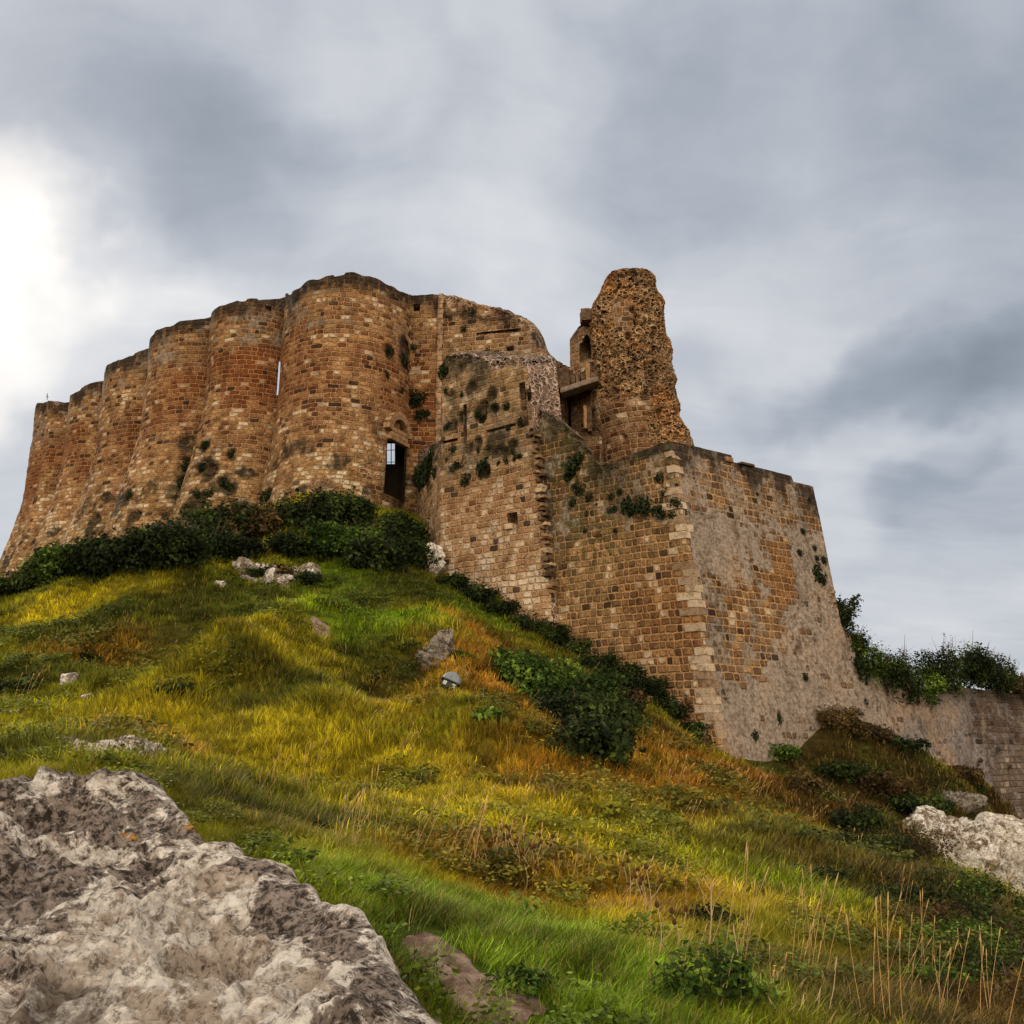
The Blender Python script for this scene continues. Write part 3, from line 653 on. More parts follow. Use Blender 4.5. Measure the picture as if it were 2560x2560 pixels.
qc = g.mix(wz, (.20, .12, .065), (.46, .35, .24)); qc = g.mix(g.m('MULTIPLY', g.step(a_, .48, .60), .6), qc, g.mix(1.0, qc, (.42, .33, .25), 'MULTIPLY')); qc = g.mix(g.m('MULTIPLY', g.step(b_, .48, .6), .5), qc, g.mix(1.0, qc, (.4, .34, .3), 'MULTIPLY'))
g.out(qc, .95, g.bump(g.m('ADD', a_, b_), .06), spec=.08)
for k in range(len(qv)//8): mesh('quoin_stone', np.array(qv[k*8:k*8+8]), [np.array(qf[k*6:k*6+6])-k*8], M_QUOIN, bast, False)
# projecting gutter slab on the right parapet, and loose coping course
V, F = join([surf_box('bast', 1868, 1140, .95, .10, .5, '', None, None, .02, .20)]); mesh('gutter_slab', V, F, M_DARKST, bast)
V, F = join([surf_box('bast', 1820, 1150, .5, .22, .4, '', None, None, .02, .10)]); mesh('gutter_slab', V, F, M_BROWNST, bast)

# toothing: broken bond stones down the crease, part of tower wall B (below)
# ------------------------------------------------------------------ 3. low wall running on to the right
LW0 = C0+dD*10.2; LWl = 19.0
nL = int(LWl/.1)+1; Cl = LW0+dD*np.linspace(0, LWl, nL)[:, None]+nD*(-.035); Ul = np.linspace(0, LWl, nL)
def offl(Z): return (kz(np.asarray(Z))*1.56/1.62)[..., None]*(-nD)
LT = [(2000, 1540), (2085, 1560), (2128, 1600), (2156, 1645), (2202, 1670), (2239, 1712), (2286, 1745), (2347, 1731), (2426, 1722), (2505, 1733), (2560, 1740), (2800, 1760)]
zl = prof(None, LT, None, Cl, offl, it=25, z0=4.); zl = np.maximum(zl, 1.5); zl += .10*fbm(np.column_stack([Cl, zl*0]), 1.6, 3, seed=9)
def mask_low(P, u, Z, below, m1, m2):
    n = fbm(P, .5, 3, seed=111)
    m1[..., 1] = np.clip(.85+.3*n-.55*sstep(u+2*n, 8.6, 10.4), 0, 1); m1[..., 2] = .2; m1[..., 0] = np.clip(n*.6, 0, 1)
    m2[..., 1] = np.clip(.5*(1-sstep(below, .1, .8))+.25*sstep(n, .1, .5), 0, 1)
lw = empty('boundary_wall', (Cl[60][0], Cl[60][1], -1), 'low grey rendered stone wall running right from the bastion, topped with dark brambles', 'stone wall')
loft('wall', lw, M_LOW, Cl, Ul, offl, np.repeat(nD[None], nL, 0), np.repeat(-nD[None]*3.0, nL, 0), zl, zl+.2, -8.5, .10, amp=.09, maskf=mask_low, key='low', pits=[(2500, 1880, .35, .4), (2470, 1830, .25, .3), (2530, 1930, .3, .3), (2545, 1850, .3, .3), (2450, 1920, .3, .3)])

# ------------------------------------------------------------------ 4. tower wall B in front, with left return
dB = nz(np.array([-1.30, 1.0])); nB = np.array([dB[1], -dB[0]]); nB = nB if nB[1] < 0 else -nB
RB = atY(1386, 1560, 44.0)[:2]
LB = None
dd = ray(1101, 1250); t = np.linalg.solve(np.column_stack([dB, -dd[:2]]), -RB); LB = RB+dB*t[0]
RetE = LB+np.array([-1.75, 6.0]); dR = nz(RetE-LB); nR = np.array([dR[1], -dR[0]]); nR = nR if nR[0] < 0 else -nR
LBl = np.linalg.norm(RB-LB); Rl = np.linalg.norm(RetE-LB)
nR_ = int(Rl/.09)+1; nB_ = int(LBl/.09)
CB = np.vstack([RetE+(LB-RetE)*np.linspace(0, 1, nR_)[:, None], LB+(RB-LB)*np.linspace(0, 1, nB_+1)[1:, None]])
UB = np.concatenate([np.linspace(-Rl, 0, nR_), np.linspace(0, LBl, nB_+1)[1:]])
NB_ = np.vstack([np.repeat(nR[None], nR_, 0), np.repeat(nB[None], nB_, 0)]); NB_[nR_-1] = nz(nR+nB)
def offB(Z):
    Z = np.asarray(Z); k = (Z-5.5)/13*1.45
    o = np.zeros((len(CB),)+Z.shape[1:]+(2,)); tB = np.concatenate([np.zeros(nR_), np.linspace(0, 1, nB_+1)[1:]])[:, None]
    o += (k*tB)[..., None]*dB
    o[:nR_] += (np.clip(13.5-Z[:nR_], 0, 9)*.0)[..., None]*nR
    return o
TB = [(1095, 952), (1098, 912), (1103, 894), (1151, 884), (1180, 890), (1205, 897), (1230, 903), (1259, 897), (1290, 891), (1312, 893), (1330, 930), (1345, 960), (1400, 1000)]
zB = prof(None, TB, None, CB[nR_-1:], lambda z: offB(np.concatenate([np.repeat(z[:1], nR_-1, 0), z]))[nR_-1:], it=25, z0=17.)
TR = [(990, 1165), (1022, 1150), (1050, 1127), (1092, 1102), (1110, 1095)]
zR = prof(None, TR, None, CB[:nR_-1], None, it=15, z0=14.)
zBt = np.concatenate([zR, zB]); ragB = np.concatenate([np.ones(nR_-1)*.7, np.ones(nB_+1)])
zBt += ragB*.16*fbm(np.column_stack([CB, zBt*0]), 2.0, 3, seed=12)
def mask_B(P, u, Z, below, m1, m2):
    n = fbm(P, .45, 3, seed=121); n2 = fbm(P, 1.0, 4, seed=122); fr = (u > 0)
    m1[..., 1] = fr*np.clip(sstep(Z, 12.6, 14.2)*(.30+.5*n), 0, 1)
    m1[..., 2] = np.clip(.32+.25*n-.3*sstep(Z, 12, 14)+.45*(1-sstep(abs(Z-8.1), .3, .9))*fr+.3*(1-sstep(abs(u), .3, .7)), 0, 1)
    m1[..., 0] = np.clip(.25*n+.25*sstep(Z, 9.5, 12.5)*(1-sstep(Z, 13, 14)), 0, 1)
    m2[..., 0] = fr*(1-sstep(below, .15, .5+.5*np.clip(n2+.2, 0, 1)))+(~fr)*(1-sstep(below, .1, 1.0))*.8+(~fr)*sstep(-u, 1.5, 4)*.35*sstep(n2, 0, .4)
    m2[..., 1] = np.clip(.9*(1-sstep(below, .3, 1.3+.8*n2))*fr*(1-sstep(u, 1.0, 6.))+.4*sstep(n2, .15, .4)*sstep(Z, 13.5, 15.5)*fr+(~fr)*.35*(1-sstep(below, .3, 2.5)), 0, 1)
    m2[..., 2] = fr*np.clip(sstep(Z, 11.5, 14)*.5, 0, 1)+(~fr)*.45
tower = empty('ruined_tower_base', (LB[0], LB[1], 7), 'tall squared tower base with ragged broken top, between scalloped wall and bastion', 'ruined tower')
mkgrid(CB, UB, offB, NB_, 3.5, .15, zBt)
HB = [hole(1268, 1293, 1278, 1312, depth=.8)]
# long vertical beam slots and horizontal chases
for (a, b, c, d_) in [(1160, 1165, 1007, 1118), (1306, 1311, 952, 1070), (1216, 1290, 1066, 1071), (1101, 1145, 1102, 1106)]:
    q = hole(a, b, c, d_, depth=.18)
    if q['u1']-q['u0'] < .1: q['u1'] = q['u0']+.12
    if q['z1']-q['z0'] < .1: q['z1'] = q['z0']+.12
    HB.append(q)
pitT = [(px, py, .22+.12*random.random(), .22) for px, py in [(1211, 1030), (1237, 1024), (1265, 1018), (1206, 1046), (1216, 1130), (1195, 1105), (1215, 1180), (1212, 1170), (1250, 1130), (1285, 1110), (1262, 1135), (1130, 1060), (1155, 1040), (1180, 965), (1230, 985), (1175, 1120), (1210, 1020), (1320, 990), (1128, 985), (1115, 930), (1150, 920)]]
ptT = [(a, b, .4, 4, .9) for a, b, _, _ in pitT]+[(1130, 920, 1.0, 4, .8), (1200, 940, .9, 4, .55), (1090, 1130, 1.0, 5, .6), (1240, 1105, .9, 4, .3)]
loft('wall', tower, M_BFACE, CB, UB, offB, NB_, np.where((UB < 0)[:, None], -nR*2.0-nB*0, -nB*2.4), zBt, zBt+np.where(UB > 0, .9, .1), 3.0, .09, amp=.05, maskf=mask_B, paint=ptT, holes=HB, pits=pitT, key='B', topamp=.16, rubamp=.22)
V, F, _ = surf_box('B', 1276, 1318, .42, .26, .35, '', None, None, 0, .14); mesh('sill_stone', V, [F], M_PALE, tower)
# toothing stones on the crease
for k in range(34):
    t = k/33; px = 1347+(1381-1347)*t+random.uniform(-4, 4); py = 1080+(1480-1080)*t+random.uniform(-5, 5)
    side = (k % 2)
    p, n, _, _ = find('B', px-2, py); n = nz(n); axx = np.cross([0, 0, 1.], n)
    c = p+np.append(-dB, 0)*(.02+.14*side)+np.append(nB, 0)*random.uniform(-.05, .10)
    V, F, _ = block(c, axx, n, np.array([0, 0, 1.]), random.uniform(.16, .46), random.uniform(.3, .5), random.uniform(.10, .22), .06, 4, k)
    o = mesh('toothing_stone', V, [F], [M_PALE, M_BROWNST, M_BROWNST, M_DARKST][random.randrange(4)], tower)

# ------------------------------------------------------------------ 5. upper ruined wall behind
eL = atZ(1092, 740, 26.6)[:2]; eL = np.array([eL[0], cus[-1][1]+.0]); eR = np.array([2.45, 53.2])
CE, UE = resample([eL, eR], .09); dE = nz(eR-eL); nE = np.array([dE[1], -dE[0]]); nE = nE if nE[1] < 0 else -nE
TE = [(1080, 735), (1101, 736), (1125, 742), (1176, 755), (1246, 774), (1292, 790), (1312, 803), (1330, 822), (1339, 838), (1348, 871), (1367, 897), (1385, 905), (1395, 912), (1415, 914), (1437, 918), (1500, 925)]
zE = prof(None, TE, None, CE, None, it=20, z0=24.); zE += .12*fbm(np.column_stack([CE, zE*0]), 2.2, 3, seed=13)
def mask_E(P, u, Z, below, m1, m2):
    n = fbm(P, .6, 3, seed=131)
    m2[..., 0] = 1-sstep(below, .1, .55+.5*n)
    m2[..., 1] = np.clip(.85*(1-sstep(below, .2, 1.7+.8*n))*sstep(fbm(P, 1.4, 3, seed=132), -.25, .3), 0, 1)
    m1[..., 1] = np.clip(.35*(1-sstep(Z, 23.2, 23.8))+.2*n, 0, 1); m1[..., 0] = np.clip(.3*n+.2*sstep(Z, 23.5, 25), 0, 1); m1[..., 2] = .12
ew = empty('ruined_upper_wall', (CE[20][0], CE[20][1], 16), 'ruined upper wall behind the tower base, its broken crest sloping down to the right', 'ruined wall')
mkgrid(CE, UE, zero, np.repeat(nE[None], len(CE), 0), 12, .15, zE)
hE = [hole(1266, 1286, 866, 879, depth=.5)]
hE2 = hole(1190, 1296, 824, 832, depth=.25); hE.append(hE2)
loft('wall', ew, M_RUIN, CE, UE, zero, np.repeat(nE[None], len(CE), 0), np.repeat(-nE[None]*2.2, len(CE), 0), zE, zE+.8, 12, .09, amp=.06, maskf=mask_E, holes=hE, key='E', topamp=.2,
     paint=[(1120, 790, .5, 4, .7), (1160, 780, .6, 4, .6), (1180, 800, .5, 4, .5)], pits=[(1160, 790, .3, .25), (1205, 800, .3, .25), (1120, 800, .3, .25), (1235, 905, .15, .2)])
bt = []
z_a = find('E', 1101, 950)[3]; pz = [CE[0]+dE*.22-nE*.22]
for zq in np.arange(14, 27.0, .33):
    bt.append(block(np.array([pz[0][0], pz[0][1], zq]), np.append(dE, 0), np.append(nE, 0), np.array([0, 0, 1.]), .27+.07*(int(zq*3) % 2), .64+.06*random.random(), .32, .008, 3, zq))
V, F = join(bt); mesh('buttress', V, F, stone_mat('buttress_stone', (.10, .06, .035), (.27, .165, .09), 3), ew)

# ------------------------------------------------------------------ 6. round tower stump
YT = 54.0
Lp = [(680, 1545), (686, 1528), (696, 1516), (710, 1506), (725, 1500), (751, 1490), (765, 1480), (800, 1476), (850, 1478), (950, 1492), (1022, 1482), (1060, 1492), (1095, 1505), (1160, 1512), (1300, 1520)]
Rp = [(680, 1606), (686, 1626), (696, 1638), (712, 1642), (730, 1646), (738, 1655), (794, 1662), (863, 1675), (968, 1689), (1008, 1697), (1069, 1710), (1109, 1727), (1160, 1737), (1300, 1760)]
pyz = np.concatenate([np.linspace(685, 760, 40), np.linspace(761, 1300, 230)])
Lx = np.interp(pyz, *zip(*Lp)); Rx = np.interp(pyz, *zip(*Rp))
zz_ = z_for(YT, pyz); wdep = YT*CP+zz_*SP
cx = (Lx+Rx)/2; rr = (Rx-Lx)/2*wdep/FL+.05; X = (cx-1280)/FL*wdep
ths = np.linspace(0, 2*math.pi, 260, endpoint=False)
Pt = np.stack([X[:, None]+rr[:, None]*np.cos(ths), YT+.2+rr[:, None]*np.sin(ths)*.95, np.broadcast_to(zz_[:, None], (len(zz_), len(ths)))], -1)
nt_ = np.stack([np.cos(ths)+0*Pt[..., 0], np.sin(ths)+0*Pt[..., 0], 0*Pt[..., 0]], -1)
tpx, tpy = proj(Pt)
n = fbm(Pt, .8, 3, seed=141)
m1 = np.zeros(Pt.shape); m2 = np.zeros(Pt.shape)
lowm = sstep(tpy+25*n, 985, 1005)*(1-sstep(tpx+18*n, 1620, 1640)); upm = (1-sstep(np.hypot((tpx-1556)/34, (tpy-790)/58)+.3*n, .7, 1.05))
front = nt_[..., 1] < .3
m2[..., 0] = np.clip(1-(lowm+upm)*front, 0, 1)
m1[..., 1] = .3*upm; m1[..., 0] = np.clip(.35*n+.15, 0, 1); m2[..., 1] = .5*(1-sstep(tpy, 690, 740))*.5+.35*sstep(fbm(Pt, 1.5, 3, seed=143), .1, .4)
f1, f2, idd = worley(Pt*np.array([1, 1, 1.6])*3.0, 31)
D = m2[..., 0]*(.30*fbm(Pt, 1.0, 4, seed=142)-.30*sstep(f2-f1, .03, .4)*(.2+1.0*idd))+.04*fbm(Pt, 2, 2)
for (px, py, rad, dep) in [(1545, 712, .3, .4), (1580, 775, .25, .35), (1640, 835, .35, .4), (1570, 840, .3, .35), (1500, 908, .3, .3), (1535, 980, .35, .35), (1640, 870, .3, .3), (1600, 760, .2, .3), (1515, 990, .25, .3), (1495, 975, .2, .2), (1655, 1030, .25, .25), (1560, 1095, .2, .25), (1650, 740, .2, .3)]:
    i = np.argmin((tpx-px)**2+(tpy-py)**2+1e6*(nt_[..., 1] > 0)); c = Pt.reshape(-1, 3)[i]; dd_ = np.sqrt(((Pt-c)**2).sum(-1))*(1+.4*n)
    D -= dep*(1-sstep(dd_, rad*.5, rad))
Pt = Pt+nt_*D[..., None]
nr, nc_ = Pt.shape[:2]; i, j = np.meshgrid(np.arange(nr-1), np.arange(nc_), indexing='ij'); k = (i*nc_+j).ravel(); k2 = (i*nc_+(j+1) % nc_).ravel()
F4 = np.stack([k, k+nc_, k2+nc_, k2], 1)
top = Pt[0].mean(0)+[0, 0, .12]; V = np.vstack([Pt.reshape(-1, 3), top]); F3 = np.array([[len(V)-1, j, (j+1) % nc_] for j in range(nc_)])
uvt = np.vstack([np.stack([np.broadcast_to(ths*2.2, (nr, nc_)), Pt[..., 2]], -1).reshape(-1, 2), [0, 0]])
rt = empty('round_tower', (Pt[-1, :, 0].mean(), YT, 13), 'tall round tower stump of honeycombed orange rubble rising behind the bastion', 'ruined tower')
a1 = np.vstack([m1.reshape(-1, 3), [0, 0, 0]]); a2 = np.vstack([m2.reshape(-1, 3), [1, 0, 0]])
mesh('rubble_core', V, [F4, F3], M_ROUND, rt, True, uvt, {'m1': a1, 'm2': a2})
def box_px(px0, px1, py0, py1, Y, dY, name, mat, parent, rough=.02, yaw=0., tilt=0.):
    a = atY((px0+px1)/2, (py0+py1)/2, Y); w = (px1-px0)*(Y*CP+a[2]*SP)/FL; h = (py1-py0)*(Y*CP+a[2]*SP)/FL*1.04
    ax = np.array([math.cos(yaw), math.sin(yaw), tilt]); ay = np.array([-math.sin(yaw), math.cos(yaw), 0]); az = np.array([-tilt, 0, 1.])
    V, F, _ = block(a+ay*dY/2, ax, ay, az, w, dY, h, rough, 5, random.random()*50)
    return mesh(name, V, [F], mat, parent)
box_px(1453, 1482, 768, 800, 53.6, .9, 'corbel_stone', M_DARKST, rt, .03)
# flat side wall with pointed opening
gA = atY(1425, 880, 55.8)[:2]; gB = atY(1500, 880, 53.9)[:2]
CG, UG = resample([gA, gB], .08); dG = nz(gB-gA); nG = np.array([dG[1], -dG[0]])
TG = [(1400, 850), (1424, 849), (1446, 817), (1473, 799), (1500, 790)]
zG = prof(None, TG, None, CG, None, it=20, z0=24.)
mkgrid(CG, UG, zero, np.repeat(nG[None], len(CG), 0), 12, .12, zG)
HG = [hole(1449, 1477, 852, 902, depth=2.8), hole(1455, 1474, 843, 852, depth=2.8), hole(1461, 1471, 836, 843, depth=2.8)]
for a, b in ((0, 1), (1, 2)): HG[b]['z0'] = HG[a]['z1']
def mask_G(P, u, Z, below, m1, m2):
    m1[..., 2] = .15; m1[..., 1] = .2; m2[..., 1] = .5*(1-sstep(below, .1, .7))
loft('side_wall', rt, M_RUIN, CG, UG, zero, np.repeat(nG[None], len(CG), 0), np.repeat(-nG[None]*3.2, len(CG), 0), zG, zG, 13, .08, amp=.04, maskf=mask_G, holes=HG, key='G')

# ------------------------------------------------------------------ 7. ruined gallery between upper wall and round tower
fA = np.array([2.2, 54.6]); fB = np.array([5.2, 54.0])
CF, UF = resample([fA, fB], .09); dF = nz(fB-fA); nF = np.array([dF[1], -dF[0]])
TF = [(1380, 908), (1410, 912), (1440, 925), (1441, 934), (1462, 930), (1463, 908), (1500, 900), (1540, 900)]
zF = prof(None, TF, None, CF, None, it=20, z0=21.); zF += .1*fbm(np.column_stack([CF, zF*0]), 2.2, 3, seed=14)
mkgrid(CF, UF, zero, np.repeat(nF[None], len(CF), 0), 10, .15, zF)
def mask_F(P, u, Z, below, m1, m2):
    n = fbm(P, .8, 3, seed=151); m2[..., 0] = 1-sstep(below, .1, .5); m2[..., 1] = .75*np.clip(.7+n, 0, 1); m1[..., 0] = .2
gal = empty('ruined_gallery', (CF[10][0], CF[10][1], 15), 'dark ruined gallery with a pale lintel over a black opening, left of the round tower', 'ruined gallery')
hF = [hole(1410, 1478, 978, 1075, depth=3.5)]
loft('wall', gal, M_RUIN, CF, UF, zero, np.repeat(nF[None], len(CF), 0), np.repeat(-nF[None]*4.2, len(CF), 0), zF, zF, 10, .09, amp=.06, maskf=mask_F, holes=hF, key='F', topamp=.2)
a = atY(1405, 983, 53.6); b = atY(1496, 953, 53.2); c = (a+b)/2; axl = (b-a)/np.linalg.norm(b-a)
V, F, _ = block(c, axl, np.cross([0, 0, 1.], axl), nz(np.cross(axl, np.cross([0, 0, 1.], axl))), np.linalg.norm(b-a)+.1, 1.0, .30, .008, 6, 4)
mesh('lintel', V, [F], stone_mat('lintel_stone', (.13, .09, .065), (.22, .16, .115)), gal)
box_px(1459, 1468, 1013, 1070, 53.9, .3, 'pillar', M_BROWNST, gal)
box_px(1469, 1480, 1016, 1078, 53.8, .35, 'pillar', M_DARKST, gal)
for (a0, a1_, b0_, b1_) in [(1391, 1424, 918, 972), (1426, 1438, 938, 968), (1440, 1450, 930, 966), (1452, 1462, 932, 964)]:
    box_px(a0, a1_, b0_, b1_, 53.3, .8, 'parapet_stone', M_DARKST, gal, .03)
box_px(1465, 1476, 905, 960, 53.4, .45, 'parapet_stone', M_BROWNST, gal, .03); box_px(1477, 1496, 928, 952, 53.3, .5, 'parapet_stone', M_DARKST, gal, .05)
DEBUG = False
# ------------------------------------------------------------------ 8. the hill
class RBF:
    def __init__(s, P, z, lam=.02):
        s.P = np.asarray(P, float); n = len(s.P); K = s.k(s.P, s.P)+lam*np.eye(n)*5
        Q = np.column_stack([np.ones(n), s.P]); A = np.block([[K, Q], [Q.T, np.zeros((3, 3))]])
        s.w = np.linalg.solve(A, np.concatenate([z, np.zeros(3)]))
    def k(s, A, B):
        d2 = ((A[:, None]-B[None])**2).sum(-1); return .5*d2*np.log(d2+1e-9)
    def __call__(s, X):
        X = np.asarray(X, float); sh = X.shape[:-1]; X = X.reshape(-1, 2); out = np.empty(len(X))
        for i in range(0, len(X), 20000):
            x = X[i:i+20000]; out[i:i+20000] = s.k(x, s.P)@s.w[:-3]+s.w[-3]+x@s.w[-2:]
        return out.reshape(sh)
# soft planform: work in a compressed depth so near detail is not lost
def warpxy(XY): return XY
tc = []
for px, py, Y in [(1280, 2560, 7.2), (1900, 2560, 7.6), (2560, 2560, 9.0), (1200, 2300, 10.5), (1700, 2300, 11.5), (2200, 2300, 13.5), (2560, 2350, 16), (1000, 2150, 13), (1500, 2150, 14.5), (2000, 2150, 18), (2350, 2240, 22), (2560, 2370, 24),
                  (700, 2050, 14), (400, 1890, 15), (1000, 1980, 19), (1300, 1900, 24), (1600, 1990, 26), (2000, 2010, 30), (2250, 2100, 32), (2560, 2370, 31), (2400, 2250, 33), (2480, 2330, 29),
                  (700, 1740, 25), (300, 1740, 25), (0, 1760, 25), (1050, 1720, 28), (1300, 1700, 32), (1500, 1800, 33), (1100, 1590, 34), (800, 1565, 34), (400, 1520, 37), (100, 1560, 38), (0, 1530, 52),
                  (360, 1462, 41), (620, 1482, 41), (800, 1470, 42), (200, 1500, 44), (1000, 1450, 44),
                  (0, 1945, 12.5), (300, 1915, 13), (460, 1985, 11.5), (600, 2070, 10.5), (800, 2180, 9.6), (1000, 2300, 8.6), (1110, 2430, 7.6), (-300, 1900, 16), (-300, 1700, 28), (2900, 2450, 16), (2900, 2500, 30),
                  (2450, 2010, 46), (2520, 2100, 45), (2560, 2190, 44), (2600, 2230, 48),
                  (560, 1650, 31), (900, 1780, 24), (1250, 1500, 45.8)]:
    tc.append(atY(px, py, Y))
for key, lst in (('bast', [(1420, 1630), (1462, 1656), (1530, 1690), (1605, 1720), (1705, 1810), (1790, 1900), (1850, 1910), (1914, 1911), (2000, 1880), (2043, 1830), (2090, 1812)]),
                 ('B', [(1110, 1440), (1176, 1486), (1260, 1532), (1350, 1585)]),
                 ('low', [(2150, 1822), (2221, 1838), (2263, 1856), (2323, 1908), (2416, 1926), (2500, 2010), (2530, 2075), (2558, 2115)]),
                 ('curtain', [(20, 1495), (60, 1460), (112, 1435), (224, 1405), (303, 1370), (391, 1345), (536, 1330), (600, 1290), (690, 1272), (789, 1235), (900, 1250), (975, 1275), (1010, 1275)])):
    for px, py in lst:
        p, n, _, _ = find(key, px, py); tc.append(p+n*.15)
for x, y, z in [(-3, 6, -1.9), (-1.5, 4.5, -2), (-4, 8, -1.3), (0, 2, -1.65), (0, -3, -1.7), (6, 0, -1.9), (-6, 0, -1.6), (-7, 5, -1.5), (10, 5, -3), (14, 12, -3.6), (20, 22, -5.2), (28, 32, -6.5), (34, 48, -7), (-18, 14, .5), (-28, 28, 2), (-38, 45, 6.0), (-48, 66, 10.5), (-55, 85, 12),
                (-30, 85, 13), (-10, 75, 13.4), (-10, 62, 13.8), (5, 62, 13), (12, 55, 6), (20, 70, 4), (-1.5, 53, 12.2), (-2.6, 56, 13.6), (36, 70, -2)]:
    tc.append(np.array([x, y, z], float))
tc = np.array(tc)
hill_f = RBF(tc[:, :2], tc[:, 2])
def bumpz(XY):
    Q = np.concatenate([XY, np.zeros(XY.shape[:-1]+(1,))], -1); y = XY[..., 1]
    far = sstep(y, 6, 22)
    z = far*.45*fbm(Q, .16, 3, seed=201)+.34*far*(np.abs(fbm(Q*np.array([1, .7, 1]), .30, 2, seed=203)))+(.06+.17*far)*fbm(Q, .75, 3, seed=202)+(.05+.05*far)*np.clip(fbm(Q, 1.9, 2, seed=205), 0, 1)
    return z
RID = []
def ridge_line(pts, w, h):
    pts = np.array(pts); RID.append((pts, w, h))
def H(XY):
    XY = np.asarray(XY, float); z = hill_f(XY)+bumpz(XY)*keepoff(XY)
    for pts, w, h in RID:
        d = np.full(XY.shape[:-1], 1e9)
        for a, b in zip(pts[:-1], pts[1:]):
            ab = b-a; t = np.clip(((XY-a)@ab)/(ab@ab), 0, 1); d = np.minimum(d, np.linalg.norm(XY-a-t[..., None]*ab, axis=-1))
        z = z+h*np.exp(-(d/w)**2)
    return z
base_pts = tc[55:55+36, :2]
def keepoff(XY):
    d = np.full(XY.shape[:-1], 1e9)
    for p in base_pts: d = np.minimum(d, ((XY-p)**2).sum(-1))
    return .25+.75*sstep(np.sqrt(d), .5, 3.5)
def hit(px, py, y0=4.5, y1=75):
    d = ray(px, py); Y = np.exp(np.linspace(math.log(y0), math.log(y1), 900)); P = d[None]*(Y/d[1])[:, None]
    h = H(P[:, :2]); below = np.nonzero(P[:, 2] < h)[0]
    k = below[0] if len(below) else len(P)-1
    return np.array([P[k, 0], P[k, 1], h[k]])
# mound crests seen in the slope
r1 = [hit(*q)[:2] for q in [(95, 1560), (200, 1500), (300, 1465), (420, 1460)]]
r2 = [hit(*q)[:2] for q in [(560, 1700), (680, 1620), (790, 1588)]]
r3 = [hit(*q)[:2] for q in [(1000, 1640), (1120, 1560), (1300, 1640)]]
r4 = [hit(*q)[:2] for q in [(900, 1860), (1010, 1790), (1250, 1880), (1500, 1980)]]
r5 = [hit(*q)[:2] for q in [(20, 1720), (120, 1690), (180, 1740)]]
ridge_line(r1, 1.7, 1.05); ridge_line(r2, 1.2, 1.25); ridge_line(r4, 1.7, .85); ridge_line(r5, 1.4, .6); ridge_line(r3, 1.5, .4)
g1 = [hit(*q)[:2] for q in [(200, 1640), (330, 1600), (420, 1640)]]; ridge_line(g1, 1.6, -.95)
g2 = [hit(*q)[:2] for q in [(700, 1900), (830, 1850), (940, 1720), (960, 1640)]]; ridge_line(g2, 1.3, -.85)

ny, nx = 430, 430
ys = np.concatenate([np.linspace(-5, 3, 14, endpoint=False), np.exp(np.linspace(math.log(3), math.log(96), ny-14))]); s = np.linspace(-1, 1, nx)
XX = s[None, :]*(7+.78*np.maximum(ys, 0))[:, None]; XY = np.stack([XX, np.broadcast_to(ys[:, None], XX.shape)], -1)
ZT = H(XY); VT = np.concatenate([XY, ZT[..., None]], -1)
gcol = lambda V: V
i, j = np.meshgrid(np.arange(ny-1), np.arange(nx-1), indexing='ij'); k = (i*nx+j).ravel()
FT = np.stack([k, k+1, k+nx+1, k+nx], 1)
# far skirt: the ground drops away to the valley and runs to the horizon
rim = np.concatenate([k_ for k_ in (np.arange(nx), np.arange(1, ny)*nx+nx-1, (ny-1)*nx+np.arange(nx-2, -1, -1), np.arange(ny-2, 0, -1)*nx)])
Vr = VT.reshape(-1, 3)[rim]; rings = [VT.reshape(-1, 3)]; Fs = [FT]; prev = rim; o = ny*nx; ctr = np.array([0, 40.])
for kf, zf in ((1.35, -4), (2.2, -14), (4.5, -38), (14, -60), (60, -60)):
    q = Vr.copy(); q[:, :2] = ctr+(Vr[:, :2]-ctr)*kf; q[:, 2] = np.minimum(Vr[:, 2]-1, Vr[:, 2]*.5+zf) if kf < 3 else zf
    idx = o+np.arange(len(rim)); rings.append(q); Fs.append(np.stack([prev, np.roll(prev, -1), np.roll(idx, -1), idx], 1)); prev = idx; o += len(rim)
Fs = [Fs[0]]+[f[:, ::-1] for f in Fs[1:]]

